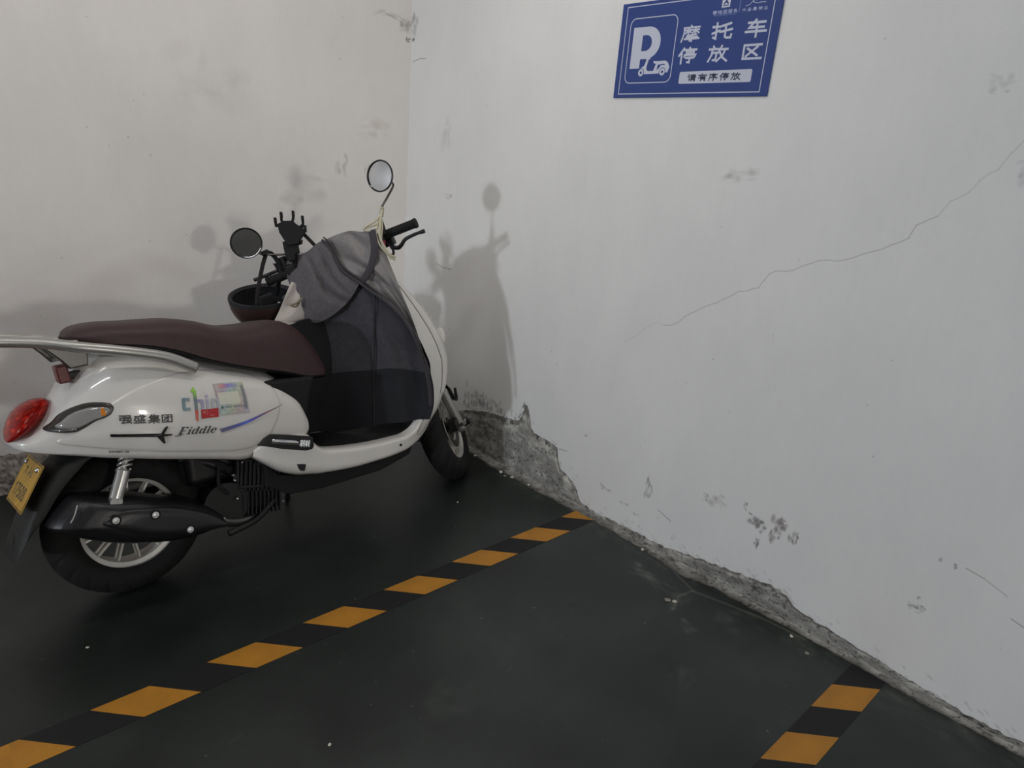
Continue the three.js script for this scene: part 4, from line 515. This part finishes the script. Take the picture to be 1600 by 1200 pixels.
  const coil = []; for (let i = 0; i <= 90; i++) { const t = i / 90, w = t * Math.PI * 2 * 5, p = at(-0.1 + 0.5 * t); coil.push([p[0] + Math.cos(w) * 0.0195, p[1] + Math.sin(w) * 0.0195 * 0.41, p[2] + Math.sin(w) * 0.0195]); } part('spring', tube(coil, 0.0036, { n: 180, k: 7 }), S.bright, sh, 'chrome coil spring');
  part('side_stand', tube([[0.60, 0.21, -0.09], [0.62, 0.12, -0.16], [0.64, 0.052, -0.235], [0.655, 0.047, -0.25]], 0.009, { n: 16, k: 10 }), S.black, sc, 'black side stand');
  for (const s of [1, -1]) part('centre_stand_leg', tube([[0.44, 0.19, s * 0.10], [0.36, 0.14, s * 0.11], [0.26, 0.125, s * 0.12]], 0.011, { n: 10, k: 8 }), S.black, sc);
  part('rear_axle', cyl(0.012, 0.012, 0.26, M4([0, 0.2297, 0]).multiply(toZ)), S.steel, sc);
}
// ---------------------------------------------------------------- handlebar (already turned left by the steering), mirrors, headset
{
  const RS = [0.966, 1.078, 0.130], RE = [1.037, 1.117, 0.240], LS = [0.750, 0.968, -0.137], LE = [0.660, 0.926, -0.227], mix = (a, b, t) => a.map((v, i) => lerp(v, b[i], t));
  const bar = part('handlebar', tube([mix(LS, LE, 0.1), LS, [0.80, 0.99, -0.085], [0.855, 1.015, -0.02], [0.91, 1.045, 0.05], RS, mix(RS, RE, 0.1)], 0.011, { n: 30, k: 12 }), S.satin, sc, 'handlebar turned to the left');
  for (const [a, b] of [[RS, RE], [LS, LE]]) {
    const g = []; for (let i = 0; i <= 12; i++) g.push(mix(a, b, i / 12));
    part('grip', [tube(g, (t) => t > 0.93 ? 0.0185 : 0.0168 + 0.0006 * Math.sin(t * 70), { n: 60, k: 18 })], S.rubber, bar, 'black rubber grip');
  }
  const axis = V(RE).sub(V(RS)).normalize(), q = new THREE.Quaternion().setFromUnitVectors(new THREE.Vector3(1, 0, 0), axis), mat = (p) => new THREE.Matrix4().compose(V(p), q, new THREE.Vector3(1, 1, 1));
  part('switch_housing', [rbox(0.045, 0.046, 0.042, 0.008, mat([0.958, 1.066, 0.116])), rbox(0.05, 0.03, 0.034, 0.006, mat([0.985, 1.052, 0.128])), cyl(0.011, 0.011, 0.045, M4([0.948, 1.105, 0.148], [0, 0, 0.25]))], S.black, bar, 'black switch housing');
  part('red_switch', rbox(0.018, 0.026, 0.014, 0.003, M4([0.944, 1.047, 0.150])), S.red2, bar, 'small red switch');
  part('brake_lever', [tube([[0.985, 1.036, 0.140], [1.004, 1.030, 0.158], [1.012, 1.040, 0.172], [1.019, 1.060, 0.190], [1.040, 1.076, 0.222], [1.066, 1.087, 0.250]], (t) => 0.0062 + (t > 0.93 ? 0.0025 : 0), { n: 30, k: 10, ry: (t) => 0.0088 - 0.003 * t + (t > 0.93 ? 0.002 : 0) }), tube([[0.97, 1.05, 0.14], [0.985, 1.03, 0.15], [0.984, 1.008, 0.155], [0.965, 1.006, 0.155], [0.955, 1.02, 0.15]], 0.005, { n: 20, k: 8 })], S.satin, bar, 'dark brake lever');
  const axl = V(LE).sub(V(LS)).normalize(), ql = new THREE.Quaternion().setFromUnitVectors(new THREE.Vector3(-1, 0, 0), axl), matl = (p) => new THREE.Matrix4().compose(V(p), ql, new THREE.Vector3(1, 1, 1));
  part('switch_housing', [rbox(0.05, 0.048, 0.044, 0.008, matl([0.735, 0.967, -0.15])), rbox(0.03, 0.07, 0.03, 0.008, M4([0.716, 0.985, -0.178], [0, 0, 0.25]))], S.black, bar, 'black switch housing');
  part('brake_lever', [tube([[0.72, 0.985, -0.15], [0.704, 0.975, -0.185], [0.69, 0.965, -0.205], [0.66, 0.95, -0.235], [0.628, 0.935, -0.27]], 0.0065, { n: 24, k: 10 }), prism([[0.675, 0.995], [0.722, 0.985], [0.728, 0.935], [0.698, 0.925], [0.690, 0.965]], 0.02, 0.004, M4([0, 0, -0.20]))], S.satin, bar, 'dark left brake lever');
  // mirrors: chrome ring, glass facing the rider, thin stem
  const back = V([-2.0367, 1.39, 3.0388]), inv = sc.matrixWorld.clone().invert();
  function mirror(c, nrm, stem, label) {
    const n = V(nrm).normalize(), m = new THREE.Matrix4().compose(V(c), new THREE.Quaternion().setFromUnitVectors(new THREE.Vector3(0, 1, 0), n), new THREE.Vector3(1, 1, 1)), R = 0.0565;
    const t = part('mirror', lathe([[0.0001, -0.019], [R * 0.5, -0.017], [R * 0.86, -0.010], [R, -0.001], [R + 0.0008, 0.003], [R - 0.001, 0.006], [R - 0.0042, 0.0056], [R - 0.0056, 0.002]], 64, m), S.darkChrome, sc, label);
    const rows = []; for (let i = 0; i <= 10; i++) { const r = (R - 0.0045) * i / 10 + 1e-5; rows.push([r, 0.0022 - 0.0022 * (r / R) ** 2 * 0.9 + 0.001]); } part('mirror_glass', lathe(rows, 64, m), S.mirror, t, 'slightly domed mirror glass');
    part('stem', tube(stem, 0.0042, { n: 20, k: 8 }), S.steel, t, 'thin metal mirror stem'); return t;
  }
  mirror([0.943, 1.287, 0.170], [-0.94, 0.04, 0.34], [[0.986, 1.266, 0.178], [0.995, 1.253, 0.172], [0.968, 1.213, 0.168], [0.940, 1.172, 0.164], [0.936, 1.12, 0.155]], 'round chrome right mirror standing up on its stem');
  mirror([0.583, 1.073, -0.200], [-0.47, 0.17, 0.86], [[0.620, 1.045, -0.205], [0.640, 1.031, -0.20], [0.70, 1.026, -0.175], [0.743, 1.028, -0.14], [0.75, 1.0, -0.135]], 'round chrome left mirror tipped outwards');
  part('mirror_clamp', [cyl(0.013, 0.013, 0.022, M4([0.730, 1.028, -0.148], [0.3, 0, 0.5])), rbox(0.02, 0.012, 0.02, 0.004, M4([0.756, 1.026, -0.128]))], std(0xd9d4dc, 0.4), bar, 'pale clamp at the foot of the left mirror');
  // headset with headlamp, facing the steered direction
  const hd = new THREE.Matrix4().makeTranslation(0.945, 0.945, 0).multiply(new THREE.Matrix4().makeRotationY(STEER));
  const hg = new THREE.SphereGeometry(1, 32, 20); { const p = hg.attributes.position; for (let i = 0; i < p.count; i++) p.setXYZ(i, p.getX(i) * 0.075 + 0.01, p.getY(i) * 0.075, p.getZ(i) * 0.095); hg.computeVertexNormals(); hg.applyMatrix4(hd); }
  const h = part('headset', hg, S.white, sc, 'white headset under the cover'); part('headlamp_ring', lathe([[0.055, 0.0], [0.066, 0.004], [0.068, 0.016], [0.06, 0.022], [0.055, 0.016]], 48, hd.clone().multiply(M4([0.062, 0, 0], [0, 0, -Math.PI / 2]))), S.chrome, h); part('headlamp', lathe([[0.0001, 0.026], [0.03, 0.023], [0.058, 0.012]], 40, hd.clone().multiply(M4([0.062, 0, 0], [0, 0, -Math.PI / 2]))), S.glass, h);
}
// ---------------------------------------------------------------- things on the scooter, each with its origin at a point of the scooter
function on(name, label, category, p) { const t = thing(name, label, category, V(p).applyMatrix4(sc.matrixWorld).toArray()); t.rotation.copy(sc.rotation); t.anchor = p; return t; }
const put = (t, name, geo, mat, label, parent = t) => { const g = Array.isArray(geo) ? merge(geo) : geo; g.translate(-t.anchor[0], -t.anchor[1], -t.anchor[2]); return part(name, g, mat, parent, label); };
const curve = (pts) => { const c = new THREE.CatmullRomCurve3(pts.map(V), false, 'centripetal'); return (t) => c.getPoint(clamp(t)).toArray(); };
// cloth panel spanning four boundary curves (top, bottom, left, right), with folds and a real thickness
function cloth(Tp, Bp, Lp, Rp, fold, { nu = 44, nv = 44, th = 0.006, toward = [-0.5, 0.1, 0.86], uvs = 4 } = {}) {
  const T = curve(Tp), B = curve(Bp), L = curve(Lp), R = curve(Rp), c00 = T(0), c10 = T(1), c01 = B(0), c11 = B(1), n = V(toward).normalize(), f = [], b = [], uv = [];
  for (let j = 0; j <= nv; j++) for (let i = 0; i <= nu; i++) { const u = i / nu, v = j / nv, a = T(u), d = B(u), l = L(v), r = R(v), p = [0, 1, 2].map((k) => (1 - v) * a[k] + v * d[k] + (1 - u) * l[k] + u * r[k] - ((1 - u) * (1 - v) * c00[k] + u * (1 - v) * c10[k] + (1 - u) * v * c01[k] + u * v * c11[k])); const o = fold(u, v, p); const e = Math.min(1, Math.min(u, 1 - u, v, 1 - v) * 9), h = th * (0.25 + 0.75 * Math.sqrt(e)); f.push(p[0] + n.x * (o + h / 2), p[1] + n.y * (o + h / 2), p[2] + n.z * (o + h / 2)); b.push(p[0] + n.x * (o - h / 2), p[1] + n.y * (o - h / 2), p[2] + n.z * (o - h / 2)); uv.push(u * uvs * 0.35, v * uvs * 0.35); }
  const m = nu + 1, N = f.length / 3, idx = []; for (let j = 0; j < nv; j++) for (let i = 0; i < nu; i++) { const q = j * m + i; idx.push(q, q + m, q + 1, q + 1, q + m, q + m + 1); idx.push(N + q, N + q + 1, N + q + m, N + q + 1, N + q + m + 1, N + q + m); }
  const edge = []; for (let i = 0; i < nu; i++) edge.push([i + 1, i]); for (let j = 0; j < nv; j++) edge.push([(j + 1) * m + nu, j * m + nu]); for (let i = nu; i > 0; i--) edge.push([nv * m + i - 1, nv * m + i]); for (let j = nv; j > 0; j--) edge.push([(j - 1) * m, j * m]);
  for (const [x, y] of edge) idx.push(x, y, N + x, y, N + y, N + x);
  return raw([...f, ...b], idx, [...uv, ...uv]);
}
const weave = (c, amp, fx, fy) => pixelTex(512, 512, (u, v, i, j) => { const k = 1 + (fbm(u * 24, v * 24, 4) - 0.5) * amp + (noise(i * fx, j * fy) - 0.5) * amp * 0.7 + (hash(i, j) - 0.5) * 0.10; return [c[0] * k, c[1] * k, c[2] * k]; });
const C = {
  felt: std(0xffffff, 0.95, 0, { map: weave([99, 96, 99], 0.22, 0.6, 0.6), bumpMap: bumpPlaster, bumpScale: 0.0012 }), nylon: std(0xffffff, 0.55, 0, { map: weave([132, 129, 128], 0.16, 0.5, 0.5) }),
  mid: std(0xffffff, 0.92, 0, { map: weave([70, 70, 76], 0.22, 0.6, 0.6), bumpMap: bumpPlaster, bumpScale: 0.001 }), hem: std(0xffffff, 0.85, 0, { map: weave([27, 29, 35], 0.25, 0.4, 0.4) }), pipe: std(0x3b383d, 0.7), strap: std(0x47444a, 0.8), thread: std(0x2b2b30, 0.8),
  lining: std(0xbdb6b0, 0.6), cord: std(0xc9c4ad, 0.9), gusset: std(0x16171b, 0.9),
};
{
  const t = on('leg_cover', 'padded grey and black leg cover draped over the handlebar and hanging to the footboard', 'leg cover', [0.92, 0.34, 0]);
  const ripple = (k) => (u, v) => k * (0.012 * Math.sin(u * 9 + v * 2.2 + 1) * v + 0.007 * Math.sin(u * 17 - v * 3) * v + 0.010 * (fbm(u * 4, v * 3, 3) - 0.5));
  const MB = [[0.765, 0.541, -0.149], [0.835, 0.558, -0.064], [0.920, 0.565, 0.043], [0.965, 0.571, 0.101], [1.018, 0.559, 0.162], [1.072, 0.541, 0.216]];
  const low = (u) => ripple(1)(u, 1), main = (u, v) => 0.016 * Math.sin(u * Math.PI) * Math.sin(v * Math.PI * 0.9) + ripple(1)(u, v) - 0.02 * Math.exp(-(((u - 0.66 - 0.1 * v) / 0.05) ** 2)) * Math.sin(v * Math.PI) * 0.6;
  put(t, 'middle_panel', cloth([[0.760, 0.957, -0.156], [0.810, 1.002, -0.081], [0.854, 1.029, -0.009], [0.899, 1.035, 0.075], [0.939, 1.014, 0.144]], MB, [[0.760, 0.957, -0.156], [0.765, 0.846, -0.149], [0.768, 0.745, -0.147], [0.771, 0.643, -0.147], [0.765, 0.541, -0.149]], [[0.939, 1.014, 0.144], [0.970, 0.835, 0.193], [1.020, 0.671, 0.206], [1.058, 0.601, 0.212], [1.072, 0.541, 0.216]], main), C.mid, 'dark grey quilted middle panel');
  put(t, 'hem_panel', cloth(MB, [[0.742, 0.305, -0.175], [0.831, 0.318, -0.06], [0.902, 0.342, 0.035], [0.967, 0.351, 0.110], [1.018, 0.357, 0.170], [1.055, 0.361, 0.211]], [[0.765, 0.541, -0.149], [0.753, 0.451, -0.155], [0.742, 0.305, -0.175]], [[1.072, 0.541, 0.216], [1.078, 0.489, 0.219], [1.070, 0.412, 0.221], [1.055, 0.361, 0.211]], (u, v) => lerp(main(u, 1), 0.7 * low(u), v) + 0.006 * Math.sin(u * 21) * v, { nv: 24 }), C.hem, 'black lower panel');
  put(t, 'felt_flap', cloth([[0.704, 0.994, -0.183], [0.733, 1.014, -0.143], [0.766, 1.033, -0.092], [0.787, 1.059, -0.057], [0.800, 1.070, -0.035]], [[0.747, 0.767, -0.114], [0.774, 0.763, -0.075], [0.807, 0.791, -0.021], [0.842, 0.843, 0.044], [0.867, 0.906, 0.090]], [[0.704, 0.994, -0.183], [0.710, 0.948, -0.170], [0.724, 0.867, -0.149], [0.734, 0.799, -0.133], [0.747, 0.767, -0.114]], [[0.800, 1.070, -0.035], [0.810, 1.050, -0.015], [0.821, 1.007, 0.005], [0.832, 0.961, 0.027], [0.849, 0.931, 0.057], [0.867, 0.906, 0.090]], (u, v) => 0.024 * Math.sin(u * Math.PI) * Math.sin(v * Math.PI) + 0.007 * Math.sin((u + v * 0.3) * 13) * Math.sin(v * Math.PI) - 0.022 * Math.exp(-(((u - 0.42 - 0.3 * v) / 0.035) ** 2)) * Math.sin(Math.min(1, v * 1.3) * Math.PI * 0.75) - 0.014 * Math.exp(-(((u - 0.70 - 0.12 * v) / 0.03) ** 2)) * Math.sin(v * Math.PI) + 0.010 * (fbm(u * 4, v * 4, 3) - 0.5), { th: 0.012 }), C.felt, 'grey felt hand flap');
  put(t, 'nylon_panel', cloth([[0.808, 1.068, -0.050], [0.836, 1.088, 0.008], [0.859, 1.099, 0.062], [0.880, 1.094, 0.114], [0.899, 1.093, 0.160]], [[0.877, 0.905, 0.075], [0.899, 0.873, 0.114], [0.924, 0.838, 0.156], [0.952, 0.793, 0.191], [0.977, 0.745, 0.212], [1.005, 0.674, 0.226], [1.030, 0.584, 0.230], [1.046, 0.491, 0.235]], [[0.808, 1.068, -0.050], [0.819, 1.050, -0.030], [0.830, 1.007, -0.010], [0.841, 0.960, 0.012], [0.858, 0.930, 0.042], [0.877, 0.905, 0.075]], [[0.899, 1.093, 0.160], [0.925, 1.037, 0.175], [0.945, 0.959, 0.192], [0.959, 0.860, 0.224], [0.984, 0.774, 0.238], [1.017, 0.661, 0.240], [1.039, 0.558, 0.236], [1.046, 0.491, 0.235]], (u, v) => 0.016 * Math.sin(u * Math.PI) * Math.sin(v * Math.PI) + 0.008 * Math.sin(u * 12 - v * 8) * Math.sin(v * Math.PI) - 0.014 * Math.exp(-(((v - 0.35 - 0.45 * u) / 0.05) ** 2)) * Math.sin(u * Math.PI) - 0.012 * Math.exp(-(((v - 0.72 + 0.2 * u) / 0.045) ** 2)) * Math.sin(u * Math.PI) + 0.010 * (fbm(u * 5, v * 3, 3) - 0.5) - 0.012 * Math.exp(-(((u - 0.5 + 0.15 * v) / 0.08) ** 2)) * Math.sin(v * Math.PI), { th: 0.008 }), C.nylon, 'lighter smooth grey upper panel');
  put(t, 'side_gusset', cloth([[0.615, 0.774, -0.100], [0.666, 0.766, -0.100], [0.741, 0.780, -0.100], [0.846, 0.765, -0.068]], [[0.58, 0.315, -0.135], [0.70, 0.297, -0.15], [0.82, 0.292, -0.165]], [[0.615, 0.774, -0.10], [0.615, 0.56, -0.10], [0.58, 0.315, -0.135]], [[0.846, 0.765, -0.068], [0.843, 0.56, -0.10], [0.82, 0.292, -0.165]], (u, v) => 0.012 * Math.sin(u * 8 + v * 3) * Math.sin(v * Math.PI)), C.gusset, 'black inner layer behind the seat nose');
  put(t, 'lining', cloth([[0.713, 0.923, -0.140], [0.722, 0.918, -0.13], [0.732, 0.910, -0.120]], [[0.626, 0.781, -0.140], [0.69, 0.77, -0.13], [0.756, 0.765, -0.120]], [[0.713, 0.923, -0.140], [0.683, 0.872, -0.140], [0.654, 0.824, -0.140], [0.626, 0.781, -0.140]], [[0.732, 0.910, -0.120], [0.733, 0.849, -0.120], [0.743, 0.799, -0.120], [0.756, 0.765, -0.120]], (u, v) => 0.006 * Math.sin(u * 5 + v * 6)), C.lining, 'pale inner lining turned outwards');
  const P = [[0.796, 1.072, -0.027], [0.806, 1.052, -0.008], [0.817, 1.009, 0.012], [0.828, 0.963, 0.035], [0.845, 0.933, 0.065], [0.863, 0.909, 0.097], [0.884, 0.876, 0.136], [0.909, 0.842, 0.178], [0.936, 0.798, 0.214], [0.961, 0.750, 0.235], [0.988, 0.680, 0.249], [1.013, 0.591, 0.253], [1.028, 0.499, 0.255], [1.030, 0.424, 0.252]];
  put(t, 'piping', [tube(P, 0.0055, { n: 90, k: 8 }), tube(P.map((p) => [p[0] + 0.006, p[1] + 0.010, p[2] + 0.002]), 0.003, { n: 90, k: 6 })], C.pipe, 'raised dark piping along the flap');
  put(t, 'strap', tube([[0.888, 1.098, 0.170], [0.890, 1.06, 0.172], [0.891, 1.023, 0.170], [0.881, 0.963, 0.150], [0.864, 0.917, 0.118]], 0.013, { n: 24, k: 10, ry: 0.003, up: [-0.5, 0.1, 0.86] }), C.strap, 'dark webbing strap');
  put(t, 'stitched_seam', tube([[0.908, 0.886, 0.128], [0.908, 0.739, 0.102], [0.912, 0.566, 0.064], [0.907, 0.458, 0.056], [0.898, 0.345, 0.052]], 0.0028, { n: 50, k: 6 }), C.thread, 'vertical stitched seam');
  put(t, 'tie', tube([[0.72, 0.845, -0.105], [0.70, 0.83, -0.10], [0.68, 0.838, -0.10], [0.70, 0.842, -0.098], [0.73, 0.86, -0.10]], 0.004, { n: 20, k: 6 }), std(0x8a8070, 0.9), 'short beige tie');
}
{
  const t = on('tie_cord', 'cream cotton cord knotted on the stem of the right mirror, holding the leg cover', 'cord', [0.91, 1.09, 0.165]);
  const all = [[[0.943, 1.175, 0.166], [0.926, 1.132, 0.168], [0.906, 1.098, 0.170], [0.906, 1.054, 0.176], [0.930, 1.014, 0.185], [0.961, 0.985, 0.195]], [[0.940, 1.166, 0.168], [0.916, 1.122, 0.168], [0.880, 1.108, 0.166], [0.856, 1.101, 0.160]], [[0.939, 1.155, 0.166], [0.904, 1.127, 0.168], [0.865, 1.109, 0.165], [0.860, 1.096, 0.162], [0.885, 1.095, 0.167], [0.914, 1.106, 0.172]], [[0.936, 1.165, 0.172], [0.922, 1.119, 0.176], [0.912, 1.067, 0.182], [0.937, 1.011, 0.192], [0.963, 0.996, 0.195]], [[0.936, 1.16, 0.160], [0.930, 1.115, 0.176], [0.918, 1.06, 0.18], [0.926, 1.02, 0.186], [0.948, 0.99, 0.192]]];
  all.forEach((p, i) => put(t, 'strand', tube(p, i === 3 ? 0.0048 : 0.0036, { n: 40, k: 7 }), C.cord));
  const k = []; for (let i = 0; i <= 60; i++) { const w = i / 60 * Math.PI * 2 * 5; k.push([0.936 + 0.008 * (i / 60) + Math.cos(w) * 0.0065, 1.145 + 0.035 * i / 60, 0.164 + Math.sin(w) * 0.0065]); } put(t, 'knot', tube(k, 0.0028, { n: 140, k: 6 }), C.cord, 'cord wound round the stem');
}
// phone holder: spider clamp on a short arm
{
  const o = [0.730, 1.113, -0.120], t = on('phone_holder', 'black spider-arm phone holder clamped to the handlebar beside the left mirror', 'phone holder', [0.727, 1.0, -0.12]);
  const n = new THREE.Vector3(-0.62, 0.12, 0.77).normalize(), ux = new THREE.Vector3().crossVectors(new THREE.Vector3(0, 1, 0), n).normalize(), uy = new THREE.Vector3().crossVectors(n, ux), m = new THREE.Matrix4().makeBasis(ux, uy, n).setPosition(o[0], o[1], o[2]), k = 0.00242;
  const px = (list) => list.map(([x, y]) => [(x - 457) * k, (360 - y) * k]);
  const B = M4([0, 0, 0]), mm = (z) => m.clone().multiply(M4([0, 0, z]));
  put(t, 'plate', prism(px([[443, 346], [460, 346], [463, 350], [472, 357], [477, 365], [470, 374], [465, 382], [450, 384], [446, 378], [438, 363], [437, 354]]), 0.018, 0.003, mm(0)), S.matt, 'black backing plate');
  const claws = [[[441, 350], [435, 353], [434, 352], [434, 345]], [[446, 348], [443, 345], [443.5, 337]], [[459, 347], [460.5, 343], [461.5, 336]], [[470, 356], [473, 354], [474.5, 352], [475, 344]]];
  claws.forEach((c) => put(t, 'claw', [tube(px(c.slice(0, -1)).map((p) => [p[0], p[1], 0.012]).concat([[...px([c[c.length - 1]])[0], 0.014]]), 0.005, { n: 14, k: 8 }), rbox(0.0095, 0.022, 0.016, 0.003, M4([...px([c[c.length - 1]])[0], 0.016]))].map((g) => g.applyMatrix4(m)), S.matt, 'rubber tipped claw'));
  put(t, 'release_loop', prism(px([[471, 352], [479, 354], [479, 364], [470, 364]]), 0.012, 0.002, mm(0.002), [px([[473, 355.5], [476, 356], [476, 360], [473, 361]])]), S.matt);
  put(t, 'stem', [prism(px([[441, 377], [450, 376], [467, 378], [471, 375], [470, 381], [464, 383], [465, 394], [459, 397], [458, 406], [449, 408], [444, 402], [442, 388]]), 0.022, 0.004, mm(-0.012)), tube([[0.722, 1.04, -0.125], [0.728, 1.02, -0.125], [0.735, 0.975, -0.13]], 0.011, { n: 8, k: 12 })], S.matt, 'black jointed stem');
  put(t, 'arm', tube([...px([[473, 366], [480, 374], [490, 386]])].map((p) => [p[0], p[1], -0.006]), 0.007, { n: 8, k: 10 }).applyMatrix4(m), S.matt, 'slanting arm');
}
// helmet hung upside down from the left grip
{
  const c = [0.650, 0.874, -0.262], t = on('helmet', 'open-face half helmet, brown with black lining, hung upside down from the left grip', 'helmet', [0.635, 0.72, -0.26]);
  const tilt = new THREE.Matrix4().compose(V(c), new THREE.Quaternion().setFromEuler(new THREE.Euler(0.30, 0.25, 0.10)), new THREE.Vector3(1.12, 1, 0.95));
  const shell = []; for (let i = 0; i <= 20; i++) { const a = lerp(-Math.PI / 2, 0, i / 20); shell.push([Math.max(0.0001, Math.pow(Math.cos(a), 1.15) * 0.118), Math.sin(a) * 0.14]); }
  put(t, 'shell', lathe([...shell, [0.116, 0.004], [0.111, 0.002]], 56, tilt), std(0x3d2c29, 0.42), 'brown outer shell');
  put(t, 'lining', lathe(shell.map(([r, y]) => [Math.max(0.0001, r * 0.91), y * 0.88]), 48, tilt), std(0x14161a, 0.95), 'black padded lining');
  put(t, 'rim', lathe([[0.104, -0.004], [0.111, 0.005], [0.1175, 0.005], [0.1195, -0.002], [0.1185, -0.010], [0.116, -0.008]], 64, tilt), std(0x17181b, 0.6), 'dark rim band');
  put(t, 'ear_pad', prism([[0, 0], [0.06, 0.005], [0.075, -0.03], [0.05, -0.075], [0.01, -0.07]], 0.02, 0.006, M4([0.60, 0.873, -0.205], [0.2, 0.25, 0.1])), std(0x1b1c1f, 0.9), 'padded strap anchor');
  put(t, 'chin_strap', tube([[0.600, 0.842, -0.215], [0.610, 0.905, -0.205], [0.634, 0.985, -0.20], [0.655, 1.035, -0.198]], 0.0075, { n: 20, k: 8, ry: 0.0025, up: [-0.5, 0, 0.86] }), std(0x1a1516, 0.85), 'dark chin strap');
  put(t, 'chin_strap', tube([[0.655, 1.037, -0.198], [0.672, 1.03, -0.19], [0.690, 1.005, -0.19], [0.700, 0.965, -0.19], [0.70, 0.93, -0.21], [0.705, 0.87, -0.26]], 0.0085, { n: 24, k: 8, ry: 0.003, up: [-0.5, 0, 0.86] }), std(0x16191a, 0.85), 'dark chin strap');
  put(t, 'buckle', rbox(0.03, 0.018, 0.012, 0.004, M4([0.648, 1.036, -0.195], [0, 0, 0.3])), std(0x131517, 0.5));
  put(t, 'stud', ball(0.006, [0.668, 0.845, -0.17]), S.chrome, 'small metal stud'); put(t, 'tag', rbox(0.03, 0.011, 0.004, 0.002, M4([0.695, 0.868, -0.165], [0, 0.3, 0.5])), std(0x6c6e70, 0.5));
}
renderer.render(scene, camera);
